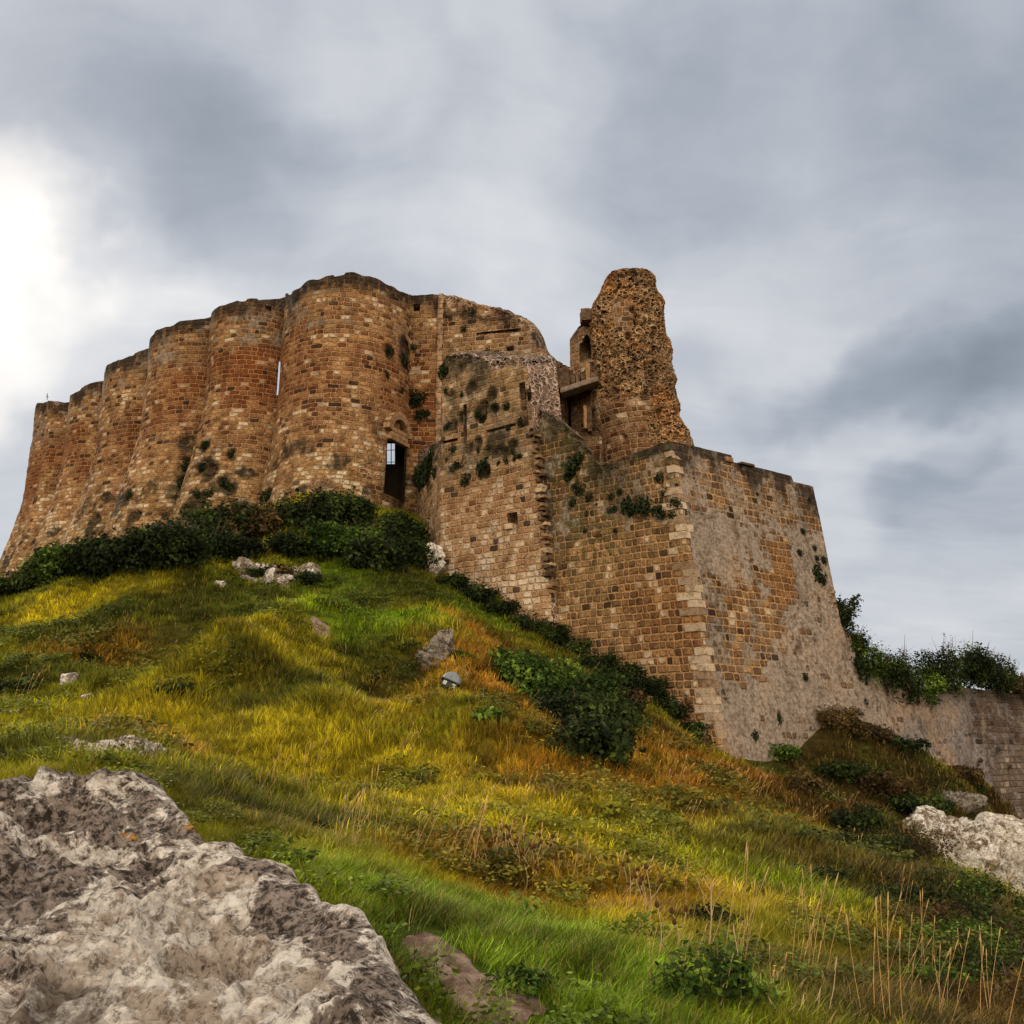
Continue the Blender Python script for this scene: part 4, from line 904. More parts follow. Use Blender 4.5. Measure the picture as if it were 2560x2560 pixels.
# colour zones of the turf, as places on the ground
ZONES = {'R': [(2500, 1990, 3), (2440, 1960, 3), (2150, 1860, 3), (2250, 1960, 3.8), (2000, 2010, 2.0), (2100, 2100, 2.2), (2250, 2220, 2.2), (2400, 2420, 2.0), (2520, 2520, 2), (2350, 2060, 3), (2080, 2000, 2.0), (2250, 2130, 2.6), (2450, 2300, 2.5), (1980, 1880, 1.6), (2330, 2250, 2), (2120, 1900, 3), (1300, 1650, 1.5), (1700, 1850, 1.2), (2480, 2120, 3)],
         'O': [(1300, 1720, 3.2), (1480, 1780, 3.2), (1350, 1850, 2.6), (1650, 1890, 2.6), (1850, 1950, 2.2), (1450, 1950, 2.4), (1270, 2190, 1.3), (1600, 2260, 1.6), (380, 1860, 1.3), (1750, 2000, 2.5), (1040, 1780, 1.3), (250, 1640, 1.5), (1200, 1600, 1.2), (2250, 2400, 1.5)],
         'D': [(300, 1540, 1.6), (420, 1560, 1.6), (160, 1580, 1.4), (760, 1720, 1.5), (880, 1700, 1.2), (1000, 1440, 3.5), (860, 1480, 2.5), (700, 1500, 2), (330, 1560, 2.6), (100, 1700, 2.2), (230, 1600, 2), (1950, 1960, 2.2), (2300, 2250, 3), (2150, 2130, 2.4), (2450, 2350, 2.6), (1500, 1700, 2.), (500, 1490, 2.4), (2200, 1900, 4), (2350, 1960, 3), (640, 1740, 1.4), (1230, 1780, 1.2), (700, 2060, 1.6), (600, 1980, 1.2), (1160, 2340, .8), (50, 1900, 1.6), (560, 1560, 2), (900, 1640, 1.4), (1020, 1700, 1.0), (2560, 2450, 3)],  # spots under the mound crests paint in the shade of their faces
         'B': [(1330, 2330, 1.1), (1500, 2440, 1.1), (1200, 2260, .9), (1400, 2480, 1.1), (1100, 1760, 1.6), (930, 1560, 2.4), (1160, 1520, 1.6), (960, 2230, .9), (1050, 2350, .8), (840, 1450, 2.0), (1900, 2220, 1.6), (2000, 2350, 1.2)],
         'Y': [(200, 1500, .9), (300, 1466, .9), (420, 1462, .8), (110, 1560, .8), (600, 1680, .8), (680, 1625, .9), (780, 1592, .8), (540, 1710, .8), (900, 1855, .8), (1000, 1798, .8), (1250, 2030, 2.2), (1000, 1970, 2.0), (850, 1930, 2.0), (1120, 1880, 1.8), (1700, 2230, 2.2), (1400, 2100, 2.0), (620, 1840, 1.6), (400, 1790, 1.4), (1560, 2150, 1.6), (150, 1540, 2), (780, 1640, 1.6), (1850, 2300, 1.6), (2100, 2330, 1.8)]}
ZC = {c: np.array([list(hit(px, py)[:2])+[r] for px, py, r in l]) for c, l in ZONES.items()}
TC = {'G': (.29, .28, .012), 'O': (.45, .190, .022), 'D': (.050, .066, .009), 'B': (.20, .34, .012), 'Y': (.50, .40, .014), 'R': (.085, .043, .012)}
def turf(XY, jit=None):
    Q = np.concatenate([XY, np.zeros(XY.shape[:-1]+(1,))], -1)
    n = fbm(Q, .35, 3, seed=211); n2 = fbm(Q, 1.2, 3, seed=212); n3 = fbm(Q, .5, 3, seed=213)
    W = {'G': .55+.3*n}; 
    for c, Z_ in ZC.items():
        w = np.zeros(XY.shape[:-1])
        for x, y, r in Z_: w = np.maximum(w, np.exp(-(((XY[..., 0]-x)**2+(XY[..., 1]-y)**2)/(r*r*(1.3))))*1.25)
        W[c] = w*(1.5 if c == 'R' else 1)
    W['Y'] = W['Y']+.45*sstep(n2+n, .05, .5); W['O'] = W['O']*(1+.6*n2)+.28*sstep(n3, .1, .5); W['D'] = W['D']*(1+.7*n3)+.5*sstep(n2-.3*n, .18, .5); W['B'] = W['B']*(1+.5*n2)
    if jit is not None:
        for a, c in enumerate(W): W[c] = W[c]*(1+.9*(jit[..., a % jit.shape[-1]]-.5))
    tot = sum(np.clip(w, 0, 9)**2.2 for w in W.values())+1e-6
    return sum((np.clip(W[c], 0, 9)**2.2/tot)[..., None]*np.array(TC[c]) for c in W)
allV = np.vstack(rings); tcol = turf(allV[:, :2]); 
m_hill, g = material('turf_soil'); P = g.pos(); a = g.noise(P, 3.0, 6, .7); b = g.noise(P, 14, 4, .7)
tc_ = g.attr('tcol').outputs['Vector']
col = g.mix(g.step(a, .35, .65), g.vm('SCALE', tc_, scale=.22), g.vm('SCALE', tc_, scale=.5)); col = g.mix(g.m('MULTIPLY', g.step(b, .45, .7), .6), col, (.045, .028, .014))
g.out(col, .95, g.bump(g.m('ADD', a, b), .12), spec=.05)
hill = mesh('hill', allV, [np.vstack(Fs)], m_hill, None, True, None, {'tcol': tcol}); tag(hill, 'steep grassy castle hill sloping down to the right', None, None, 'structure')

# worn dirt path
m_path, g = material('trodden_dirt'); P = g.pos(); a = g.noise(P, 5.0, 6, .7); b = g.voro(P, 26)
g.out(g.mix(g.step(a, .4, .6), (.085, .05, .036), (.20, .14, .105)), .95, g.bump(g.m('ADD', a, g.m('MULTIPLY', b, .5)), .04), spec=.05)
DIRT = []
def dirt(name, pts, w, label):
    C_, U_ = resample([np.append(hit(*q)[:2], 0) for q in pts], .08); C_ = C_[:, :2]; n_ = len(C_); T_ = np.gradient(C_, axis=0); T_ /= np.linalg.norm(T_, axis=1)[:, None]
    S_ = np.stack([-T_[:, 1], T_[:, 0]], -1); t = np.linspace(-1, 1, 17); ww = w*(.7+1.0*fbm(np.column_stack([C_, C_[:, 0]*0]), 1.2, 2, seed=5))*np.sin(np.linspace(.15, math.pi-.15, n_))**.4
    G_ = C_[:, None]+S_[:, None]*(t[None, :, None]*ww[:, None, None]); G_ = G_+.09*np.stack([fbm(np.concatenate([G_, G_[..., :1]*0], -1), 5, 2, seed=q_) for q_ in (1, 2)], -1); z = H(G_)+.03*(1-np.abs(t)[None]**4)-.012+.012*fbm(np.concatenate([G_, G_[..., :1]*0], -1), 8, 2)
    V = np.concatenate([G_, z[..., None]], -1).reshape(-1, 3); i, j = np.meshgrid(np.arange(n_-1), np.arange(16), indexing='ij'); k = (i*17+j).ravel()
    o = mesh(name, V, [np.stack([k, k+1, k+18, k+17], 1)[:, ::-1]], m_path); tag(o, label, None, None, 'structure'); DIRT.append((C_, w))
    return o
dirt('path', [(1040, 2335), (1090, 2390), (1160, 2440), (1215, 2500), (1340, 2556)], .42, 'bare brown dirt path between the boulder and the green grass')
dirt('path', [(778, 1562), (800, 1572), (825, 1577)], .62, 'small bare patch of pale trodden path on the upper slope')

# ------------------------------------------------------------------ 9. rocks
def rock_mat(name, c1, c2, lich, dirtc, sc=1.0, bd=.05, streak=(1, 1, 1)):
    m, g = material(name); P = g.objco(); Ps = g.vm('MULTIPLY', P, streak)
    a = g.noise(Ps, 1.3*sc, 6, .62, .6); b = g.noise(Ps, 7*sc, 6, .68, .5); c = g.noise(Ps, 28*sc, 4, .7)
    at = g.sep(g.attr('m1').outputs['Vector']); v = g.noise(g.vm('ADD', Ps, (3, 1, 7)), 3.3*sc, 5, .6, .8)
    hi = g.noise(g.vm('ADD', Ps, (11, 4, 2)), 2.3*sc, 13, .78, .5)                      # very rough, all scales
    pit = g.noise(g.vm('ADD', Ps, (1, 9, 5)), 15*sc, 8, .8)
    col = g.mix(g.step(hi, .46, .535), c2, c1)
    col = g.mix(g.m('MULTIPLY', g.step(b, .45, .60), .38), col, g.mix(1.0, c1, (.50, .42, .35), 'MULTIPLY'))
    lk = g.step(g.m('ADD', hi, g.m('MULTIPLY', at[0], .13)), .53, .57)
    lc = g.mix(g.step(pit, .44, .56), dirtc, lich)
    col = g.mix(g.m('MULTIPLY', lk, .9), col, lc)
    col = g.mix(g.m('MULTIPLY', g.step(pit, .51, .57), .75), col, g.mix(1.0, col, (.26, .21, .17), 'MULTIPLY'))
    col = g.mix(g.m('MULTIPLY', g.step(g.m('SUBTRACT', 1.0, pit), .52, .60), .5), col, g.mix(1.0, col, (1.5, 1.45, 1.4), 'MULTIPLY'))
    col = g.mix(g.m('MULTIPLY', at[1], g.step(c, .42, .55)), col, (.62, .27, .03))
    col = g.mix(g.m('MULTIPLY', g.step(g.m('ADD', hi, g.m('MULTIPLY', at[2], .35)), .62, .75), g.m('MULTIPLY', at[2], .9)), col, (.045, .026, .014))
    vp = g.voro(g.vm('ADD', Ps, g.vm('SCALE', g.comb(b, c, a), scale=.25)), 6.5*sc, 'F1'); pk = g.m('MULTIPLY', g.m('SUBTRACT', 1.0, g.step(vp, .10, .20)), g.step(b, .42, .55))
    col = g.mix(g.m('MULTIPLY', pk, .85), col, (.05, .034, .025))
    h = g.m('ADD', g.m('MULTIPLY', g.m('SUBTRACT', hi, g.m('MULTIPLY', pk, .12)), 1.6), g.m('ADD', g.m('MULTIPLY', b, .7), g.m('MULTIPLY', pit, -.5)))
    g.out(col, .9, g.bump(h, bd, 1.0), spec=.1); return m
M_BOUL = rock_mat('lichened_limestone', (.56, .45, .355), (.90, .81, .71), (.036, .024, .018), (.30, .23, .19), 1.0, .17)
M_GREYR = rock_mat('dark_grey_rock', (.15, .12, .095), (.30, .25, .20), (.03, .024, .018), (.12, .095, .07), 1.6, .11)
M_CHALK = rock_mat('white_chalk', (.50, .42, .33), (.80, .73, .64), (.07, .042, .026), (.28, .20, .13), 1.1, .16)

# big boulder: ridge and face in front of the viewer
rp = []
ridge = [(-250, 2000, 8.6), (0, 1978, 8.6), (86, 1962, 8.7), (146, 1942, 8.9), (265, 1934, 9.0), (397, 1935, 8.9), (440, 1975, 8.5), (462, 2003, 8.2), (497, 2047, 8.0), (596, 2087, 7.5), (662, 2127, 7.1), (729, 2146, 6.9), (795, 2193, 6.5), (894, 2239, 6.1), (927, 2279, 5.9), (960, 2319, 5.6), (985, 2385, 5.3), (1030, 2451, 5.1), (1090, 2524, 4.9), (1130, 2562, 4.8), (1210, 2700, 4.4)]
for px, py, Y in ridge: rp.append(atY(px, py, Y))
face = [(-200, 2100, 7.3), (0, 2110, 7.2), (200, 2110, 7.5), (380, 2090, 7.7), (-200, 2300, 5.8), (0, 2250, 6.2), (200, 2200, 6.7), (380, 2060, 8.0), (380, 2150, 7.2), (550, 2130, 7.1), (0, 2400, 5.4), (200, 2350, 5.75), (400, 2300, 6.0), (600, 2250, 6.3), (750, 2300, 5.95), (880, 2330, 5.6), (0, 2560, 5.0), (200, 2560, 5.1), (400, 2560, 5.0), (400, 2430, 5.45), (600, 2400, 5.5), (600, 2560, 4.8), (800, 2450, 5.1), (800, 2560, 4.6), (950, 2450, 4.95), (1000, 2560, 4.5), (400, 2800, 4.5), (0, 2800, 4.5), (800, 2800, 4.0)]
for px, py, Y in face: rp.append(atY(px, py, Y))
rp = np.array(rp)
nR2 = len(ridge); outp = []
for k in range(nR2):
    a = rp[k]; tn = rp[min(k+1, nR2-1)][:2]-rp[max(k-1, 0)][:2]; nn = nz(np.array([-tn[1], tn[0]])); nn = nn if nn@np.array([.5, 1]) > 0 else -nn
    for off, dzz in ((.07, -.07), (.40, -.45)):
        q = a[:2]+nn*off; outp.append([q[0], q[1], min(H(q[None])[0]-.30, a[2]-.25) if off > .3 else a[2]+dzz])
for x, y in [(-6, 3.0), (-3, 2.6), (-1, 2.4), (0.4, 2.6)]: outp.append([x, y, -2.2])
rp = np.vstack([rp, np.array(outp)])
class LinRBF(RBF):
    def k(s, A, B): return -np.sqrt(((A[:, None]-B[None])**2).sum(-1)+.02)
bf = LinRBF(rp[:, :2], rp[:, 2], .0)
bx = np.linspace(-6.2, 1.4, 430); by = np.linspace(3.2, 10.2, 400); BX, BY = np.meshgrid(bx, by); q = np.stack([BX, BY], -1)
bz = bf(q)
V = np.stack([BX, BY, bz], -1)
# distance beyond the ridge -> dive under the turf
dmin = np.full(BX.shape, 1e9); sgn = np.zeros(BX.shape)
for a, b in zip(rp[:nR2-1, :2], rp[1:nR2, :2]):
    ab = b-a; t = np.clip(((q-a)@ab)/(ab@ab), 0, 1); dv_ = q-a-t[..., None]*ab; d_ = np.linalg.norm(dv_, axis=-1); nn = np.array([-ab[1], ab[0]]); nn = nn if nn@np.array([.5, 1]) > 0 else -nn
    up_ = d_ < dmin; sgn = np.where(up_, np.sign(dv_@nn), sgn); dmin = np.minimum(dmin, d_)
beyond = np.where(sgn > 0, dmin, 0)
V[..., 2] -= sstep(beyond, .10, .6)*1.3
Gx = np.gradient(V[..., 2], by, bx); nrm_ = np.stack([-Gx[1], -Gx[0], np.ones_like(BX)], -1); nrm_ /= np.linalg.norm(nrm_, axis=-1)[..., None]
St = V*np.array([1.0, 1.0, 1.0])
St = V+.25*np.stack([fbm(V, 1.2, 2, seed=s_) for s_ in (21, 22, 23)], -1)
dsp = .17*fbm(St, .9, 3, seed=301)+.12*(1-np.abs(fbm(St*np.array([1, 1, 1.8]), 1.9, 4, seed=302))*2.2)+.06*fbm(St, 5, 3, seed=303)+.028*fbm(St, 14, 3, seed=305)+.05*(1-2*np.abs(fbm(St*np.array([1.6, .7, 1]), 4.5, 2, seed=307)))
f1, f2, idd = worley(St*1.9+.35*np.stack([fbm(St, 1.5, 2, seed=s_) for s_ in (1, 2, 3)], -1), 304)
dsp -= .09*(1-sstep(f2-f1, 0, .16))*sstep(fbm(St, .7, 2, seed=306), .05, .4)
g1_, g2_, gi = worley(St*np.array([1, 1, 1.5])*5.5, 310); dsp -= .05*(1-sstep(g1_, .05, .34))*(gi > .62)          # weathered sockets
dsp *= 1-.8*np.clip(1-np.abs(dmin)/.25, 0, 1)*.5
dsp = (dsp-.10)*(1-.65*np.exp(-(dmin/.35)**2))
V = V+nrm_*(dsp-.05)[..., None]
bpx_, bpy_ = proj(V)
if DEBUG:
    for a_, b_ in [(0, 60), (60, 146), (146, 265), (265, 330), (330, 400), (400, 460), (596, 662), (795, 894)]:
        k_ = (bpx_ > a_) & (bpx_ < b_) & (V[..., 1] > 1); kk = np.argmin(np.where(k_, bpy_, 9e9)); print('BOULDER', a_, b_, bpy_.flat[kk], V.reshape(-1, 3)[kk], beyond.flat[kk], bz.flat[kk])
def near(px, py, r):
    k = np.argmin((bpx_-px)**2+(bpy_-py)**2+1e7*(V[..., 1] < 3)); c = V.reshape(-1, 3)[k]; return 1-sstep(np.linalg.norm(V-c, axis=-1)*(1+.5*fbm(V, 2, 3, seed=7)), r*.5, r)
bm = np.zeros(V.shape)
for px, py, r, a in [(150, 2020, 1.1, 1.), (300, 2000, .9, 1.), (20, 2060, 1.0, 1.), (0, 2200, .8, .8), (380, 2060, .5, .7), (60, 2330, .6, .6), (660, 2230, .35, .8), (700, 2290, .35, .6), (620, 2270, .25, .7), (680, 2350, .3, .6), (950, 2400, .4, .6), (850, 2480, .45, .55), (1000, 2480, .35, .5), (380, 2200, .35, .4), (640, 2200, .25, .6), (750, 2460, .3, .4), (900, 2330, .3, .4), (520, 2120, .3, .5)]:
    bm[..., 0] = np.clip(bm[..., 0]+a*near(px, py, r), 0, 1.0)
for px, py, r in [(475, 2068, .07), (310, 2090, .05), (330, 2088, .04), (1000, 2525, .08)]:
    bm[..., 1] = np.maximum(bm[..., 1], near(px, py, r))
for px, py, r, a in [(0, 2480, .8, .9), (120, 2480, .6, .85), (50, 2260, .5, .5), (180, 2520, .35, .7), (820, 2540, .3, .5), (1080, 2530, .3, .6)]:
    bm[..., 2] = np.clip(bm[..., 2]+a*near(px, py, r), 0, 1)
for px, py, r in [(430, 2400, .7), (320, 2280, .6), (500, 2250, .5), (500, 2480, .8), (620, 2520, .6), (350, 2480, .6), (560, 2380, .5), (420, 2520, .7), (300, 2400, .5)]:
    bm[..., 0] -= .8*near(px, py, r)
bm[..., 0] = np.clip(bm[..., 0], -1.0, 1)+.25*sstep(-.1-V[..., 2], -.5, .1)*(V[..., 0] < -.8)
i, j = np.meshgrid(np.arange(len(by)-1), np.arange(len(bx)-1), indexing='ij'); k = (i*len(bx)+j).ravel()
# split off a flat underside so the boulder is a closed body
edge = np.concatenate([np.arange(len(bx)), np.arange(1, len(by))*len(bx)+len(bx)-1, (len(by)-1)*len(bx)+np.arange(len(bx)-2, -1, -1), np.arange(len(by)-2, 0, -1)*len(bx)])
Vb = V.reshape(-1, 3); sk = Vb[edge].copy(); sk[:, 2] = -3.2; nV = len(Vb); cidx = nV+len(edge)
Vall = np.vstack([Vb, sk, [[-2.4, 6.6, -3.2]]]); ei = nV+np.arange(len(edge))
F4 = np.vstack([np.stack([k, k+1, k+len(bx)+1, k+len(bx)], 1), np.stack([edge, ei, np.roll(ei, -1), np.roll(edge, -1)], 1)]); F3 = np.stack([ei, np.full(len(ei), cidx), np.roll(ei, -1)], 1)
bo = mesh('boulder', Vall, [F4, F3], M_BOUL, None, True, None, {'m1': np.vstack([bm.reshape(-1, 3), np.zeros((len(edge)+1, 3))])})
tag(bo, 'huge pale lichen stained limestone boulder filling the bottom left foreground', 'boulder')
def in_boulder(XY, pad=.0):
    d = np.full(len(XY), 1e9); s_ = np.zeros(len(XY))
    for a, b in zip(rp[:nR2-1, :2], rp[1:nR2, :2]):
        ab = b-a; t = np.clip(((XY-a)@ab)/(ab@ab), 0, 1); dv_ = XY-a-t[:, None]*ab; d_ = np.linalg.norm(dv_, axis=-1); nn = np.array([-ab[1], ab[0]]); nn = nn if nn@np.array([.5, 1]) > 0 else -nn
        up_ = d_ < d; s_ = np.where(up_, np.sign(dv_@nn), s_); d = np.minimum(d, d_)
    return (s_ < 0) & (XY[:, 0] > -8) | (d < pad)

def rock(name, px, py, sx, sy, sz, label, cat='rock', seed=0, mat=None, sink=.3, yaw=0., group=None, rough=.30, n=90, Y=None, tilt=0., lich=0.):
    c = hit(px, py) if Y is None else atY(px, py, Y)
    u = np.linspace(0, 2*math.pi, 2*n, endpoint=False); v = np.linspace(-math.pi/2, math.pi/2, n)
    D_ = np.stack([np.cos(v)[:, None]*np.cos(u), np.cos(v)[:, None]*np.sin(u), np.broadcast_to(np.sin(v)[:, None], (n, 2*n))], -1)
    L = (np.abs(D_)**3.2).sum(-1)**(1/3.2); B_ = D_/L[..., None]
    P_ = B_*np.array([sx, sy, sz])/2
    w1, w2, wi = worley(P_*1.5+seed*7.7, 401+seed); sc_ = min(sx, sz)
    ds = rough*sc_*(.7*fbm(P_+seed*9, 1.4/max(sc_, .5), 3, seed=402)+.30*(wi-.5)*sstep(w2-w1, 0, .3)+.3*(1-2*np.abs(fbm(P_*np.array([1, 1, 1.6])+seed, 2.6/max(sc_, .5), 4, seed=404)))+.25*fbm(P_+seed, 5/max(sc_, .5), 4, seed=403))
    P_ = P_+D_*ds[..., None]
    cy, sy_ = math.cos(yaw), math.sin(yaw); ct, st = math.cos(tilt), math.sin(tilt)
    x = P_[..., 0]*ct+P_[..., 2]*st; z = -P_[..., 0]*st+P_[..., 2]*ct
    P_ = np.stack([x*cy-P_[..., 1]*sy_, x*sy_+P_[..., 1]*cy, z], -1)+c+np.array([0, 0, sz*(.5-sink)])
    i, j = np.meshgrid(np.arange(n-1), np.arange(2*n), indexing='ij'); k = (i*2*n+j).ravel(); k2 = (i*2*n+(j+1) % (2*n)).ravel()
    V = P_.reshape(-1, 3); at = np.zeros(V.shape); at[:, 0] = lich+.25*sstep(P_[..., 2].ravel(), c[2]+sz*.25, c[2]+sz*.5)
    o = mesh(name, V, [np.stack([k, k2, k2+2*n, k+2*n], 1)], mat or M_CHALK, None, True, None, {'m1': at})
    return tag(o, label, cat, group)
rock('rock_outcrop', 2368, 2172, 2.5, 2.4, 3.6, 'cream chalk outcrop with brown cracks under the boundary wall, left of the whitest face', 'rock', 1, sink=.5, yaw=.2, rough=.45, Y=35.5, lich=.15)
rock('chalk_cliff', 2555, 2325, 2.9, 3.0, 7.0, 'bright white chalk cliff face at the right edge under the boundary wall', 'cliff', 2, sink=.5, yaw=-.3, rough=.26, Y=37.0, lich=-.35)
rock('rock_outcrop', 2400, 2010, 2.0, 1.2, .6, 'dark broken rock rubble just below the foot of the boundary wall', 'rock', 3, M_GREYR, sink=.4, rough=.5)
rock('chalk_bank', 705, 1478, 3.7, 2.0, 1.8, 'pale chalk bank exposed under the bushes below the scalloped wall', 'rock', 4, sink=.5, yaw=.15, rough=.6, Y=42.6, lich=.35)
rock('rock_outcrop', 548, 1472, .5, .5, .4, 'small white chalk lump just left of the pale chalk bank', 'rock', 5, sink=.35)
rock('rock_outcrop', 1078, 1655, .6, .6, 1.6, 'grey leaning rock outcrop sticking out of the grass above the floodlight', 'rock', 6, M_GREYR, sink=.5, tilt=.55, rough=.7)
rock('flat_rock', 270, 1905, 1.35, 1.5, .42, 'flat light grey rock slab in the grass just behind the big boulder', 'rock', 7, M_BOUL, sink=.45, yaw=.2, rough=.5)
rock('flat_rock', 350, 1932, .5, .5, .2, 'small dark stone at the near edge of the flat grey slab', 'rock', 8, M_BOUL, sink=.45, rough=.5)
rock('rock_outcrop', 20, 1790, .6, .5, .16, 'small pale stone in the grass at the far left edge', 'rock', 9, sink=.4, n=40)
rock('rock_outcrop', 172, 1712, .35, .4, .42, 'small pale chalk scar in the grass on the left slope', 'rock', 10, M_BOUL, sink=.4, n=40)
rock('rock_outcrop', 228, 1747, .42, .5, .16, 'low chalk stone below the small chalk scar on the left slope', 'rock', 11, M_BOUL, sink=.45, n=40)
rock('chalk_bank', 1085, 1425, .9, 1.4, 1.7, 'broken chalk footing at the left base of the tower', 'rock', 12, M_BOUL, sink=.35, rough=.5)
# ------------------------------------------------------------------ 10. grass (stuff) as instanced tufts
def wall_y(x):
    pts_ = [(-60, 92), (-45, 84), (-41, 77), (-36.5, 70.5), (-30, 64), (-24, 58.5), (-18.6, 53.5), (-13.5, 50.5), (-8, 50.0), (-5.4, 51.5), (-3.3, 48.3), (1.9, 44.6), (2.2, 44.0), (7.9, 39.3), (8.1, 39.3), (17.5, 46.6), (27.5, 54.4), (50, 70)]
    return np.interp(x, [a for a, b in pts_], [b for a, b in pts_])
m_grass, g = material('grass_blades'); t_ = g.attr('tint', 'INSTANCER').outputs['Vector']; b_ = g.sep(g.attr('blade').outputs['Vector'])
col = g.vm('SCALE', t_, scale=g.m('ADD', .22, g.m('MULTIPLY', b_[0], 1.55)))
col = g.mix(g.m('MULTIPLY', g.step(b_[1], .82, .95), .7), col, (.42, .26, .10))
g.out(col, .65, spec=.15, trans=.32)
def tuft(name, nb, rad, hgt, wid, lean, seed, curl=1.0):
    r = np.random.default_rng(seed); V = []; F4 = []; F3 = []; A = []; o = 0
    for k in range(nb):
        a = r.uniform(0, 2*math.pi); rr_ = rad*math.sqrt(r.uniform()); b = np.array([rr_*math.cos(a), rr_*math.sin(a), -.03])
        h = hgt*r.uniform(.45, 1.1); dirn = nz(np.array([lean+r.normal(0, .45), r.normal(0, .45)])); ln = h*r.uniform(.35, .95)*curl
        sd_ = np.array([-dirn[1], dirn[0], 0])*wid*r.uniform(.6, 1.3)
        tcol_ = (r.uniform(), r.uniform(), 0)
        for t, wv in ((0, 1), (.4, .85), (.75, .55)):
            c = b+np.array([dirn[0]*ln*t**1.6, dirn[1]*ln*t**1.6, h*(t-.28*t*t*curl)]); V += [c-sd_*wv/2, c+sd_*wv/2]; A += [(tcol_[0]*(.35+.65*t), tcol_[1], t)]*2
        t = 1; V.append(b+np.array([dirn[0]*ln, dirn[1]*ln, h*(1-.28*curl)])); A.append((tcol_[0], tcol_[1], 1))
        F4 += [[o, o+1, o+3, o+2], [o+2, o+3, o+5, o+4]]; F3.append([o+4, o+5, o+6]); o += 7
    ob_ = mesh(name, np.array(V), [np.array(F4), np.array(F3)], m_grass, None, True, None, {'blade': np.array(A)})
    COL.objects.unlink(ob_); return ob_
def scatter(name, pts, rot, scl, tint, protos, label, cat=None):
    me = bpy.data.meshes.new(name); me.vertices.add(len(pts)); me.vertices.foreach_set('co', pts.astype(np.float32).ravel())
    for nm, ty, key, arr in (('rot', 'FLOAT_VECTOR', 'vector', rot), ('scl', 'FLOAT_VECTOR', 'vector', scl), ('tint', 'FLOAT_VECTOR', 'vector', tint)):
        at = me.attributes.new(nm, ty, 'POINT'); at.data.foreach_set(key, arr.astype(np.float32).ravel())
    at = me.attributes.new('vid', 'INT', 'POINT'); at.data.foreach_set('value', rng.integers(0, len(protos), len(pts)).astype(np.int32))
    o = bpy.data.objects.new(name, me); COL.objects.link(o); me.materials.append(m_grass)
    nt = bpy.data.node_groups.new(name+'_scatter', 'GeometryNodeTree'); nt.interface.new_socket('Geometry', in_out='INPUT', socket_type='NodeSocketGeometry'); nt.interface.new_socket('Geometry', in_out='OUTPUT', socket_type='NodeSocketGeometry')
    gi = nt.nodes.new('NodeGroupInput'); go = nt.nodes.new('NodeGroupOutput'); ip = nt.nodes.new('GeometryNodeInstanceOnPoints'); jg = nt.nodes.new('GeometryNodeJoinGeometry')
    for p in protos:
        oi = nt.nodes.new('GeometryNodeObjectInfo'); oi.inputs['Object'].default_value = p; oi.inputs['As Instance'].default_value = True; nt.links.new(oi.outputs['Geometry'], jg.inputs[0])
    def na(nm, ty):
        n = nt.nodes.new('GeometryNodeInputNamedAttribute'); n.data_type = ty; n.inputs[0].default_value = nm; return n.outputs[0]
    e2r = nt.nodes.new('FunctionNodeEulerToRotation'); nt.links.new(na('rot', 'FLOAT_VECTOR'), e2r.inputs[0])
    nt.links.new(gi.outputs[0], ip.inputs['Points']); nt.links.new(jg.outputs[0], ip.inputs['Instance']); ip.inputs['Pick Instance'].default_value = True
    nt.links.new(na('vid', 'INT'), ip.inputs['Instance Index']); nt.links.new(e2r.outputs[0], ip.inputs['Rotation']); nt.links.new(na('scl', 'FLOAT_VECTOR'), ip.inputs['Scale']); nt.links.new(ip.outputs[0], go.inputs[0])
    md = o.modifiers.new('scatter', 'NODES'); md.node_group = nt
    return tag(o, label, cat, None, 'stuff')
def spray(n, y0, y1, thin=None):
    """points spread evenly over a depth band of the slope"""
    Y = np.sqrt(rng.uniform(y0**2, y1**2, n)); X = rng.uniform(-1, 1, n)*(.56*Y+1.2); XY = np.stack([X, Y], -1)
    k = (Y < wall_y(X)-.05)
    k &= ~in_boulder(XY, .05)
    for Cd, w in DIRT:
        d = np.min(np.linalg.norm(XY[:, None]-Cd[None, ::3], axis=-1), axis=1); k &= ~((d < w*.75) & (rng.uniform(size=n) < .93))
    gap = fbm(np.column_stack([XY, XY[:, 0]*0]), .9, 3, seed=251); k &= ~((gap < -.30) & (rng.uniform(size=n) < .75))
    return XY[k]
def lay(XY, base, var, lod):
    n = len(XY); z = H(XY); jit = rng.uniform(size=(n, 5)); tint = turf(XY, jit); Q = np.column_stack([XY, z*0])
    tall = fbm(Q, .7, 3, seed=221); cl = fbm(Q, 1.6, 3, seed=231); tint = tint*(.72+.66*rng.uniform(size=n)+1.05*cl)[:, None]; tint = np.clip(tint, .004, 1)
    dirn = -.75+1.1*fbm(Q, .45, 2, seed=222)+rng.normal(0, .9, n)
    right = sstep(XY[:, 0], -2, 6)
    dirn = dirn*(1)+(-.1)*right
    s_ = base*(1+var*tall)*rng.uniform(.7, 1.25, n)
    brown = tint[:, 0] > tint[:, 1]*1.5
    s_ = np.where(brown, s_*1.25, s_)
    rot = np.stack([rng.normal(0, .12, n), rng.normal(0, .12, n), dirn], -1); scl = np.stack([s_, s_, s_*rng.uniform(.8, 1.25, n)], -1)
    return np.column_stack([XY, z]), rot, scl, tint
near_p = [tuft('near_tuft', 30, .12, .24, .0060, .55, s_) for s_ in (1, 2, 3)]
mid_p = [tuft('mid_tuft', 30, .20, .32, .0125, .55, s_) for s_ in (4, 5, 6)]
far_p = [tuft('far_tuft', 26, .30, .36, .026, .5, s_) for s_ in (7, 8, 9)]
XYn = spray(26000, 5.0, 13); a = lay(XYn, .85, .6, 0); scatter('grass', *a, near_p, 'long green and straw coloured grass nearest the boulder')
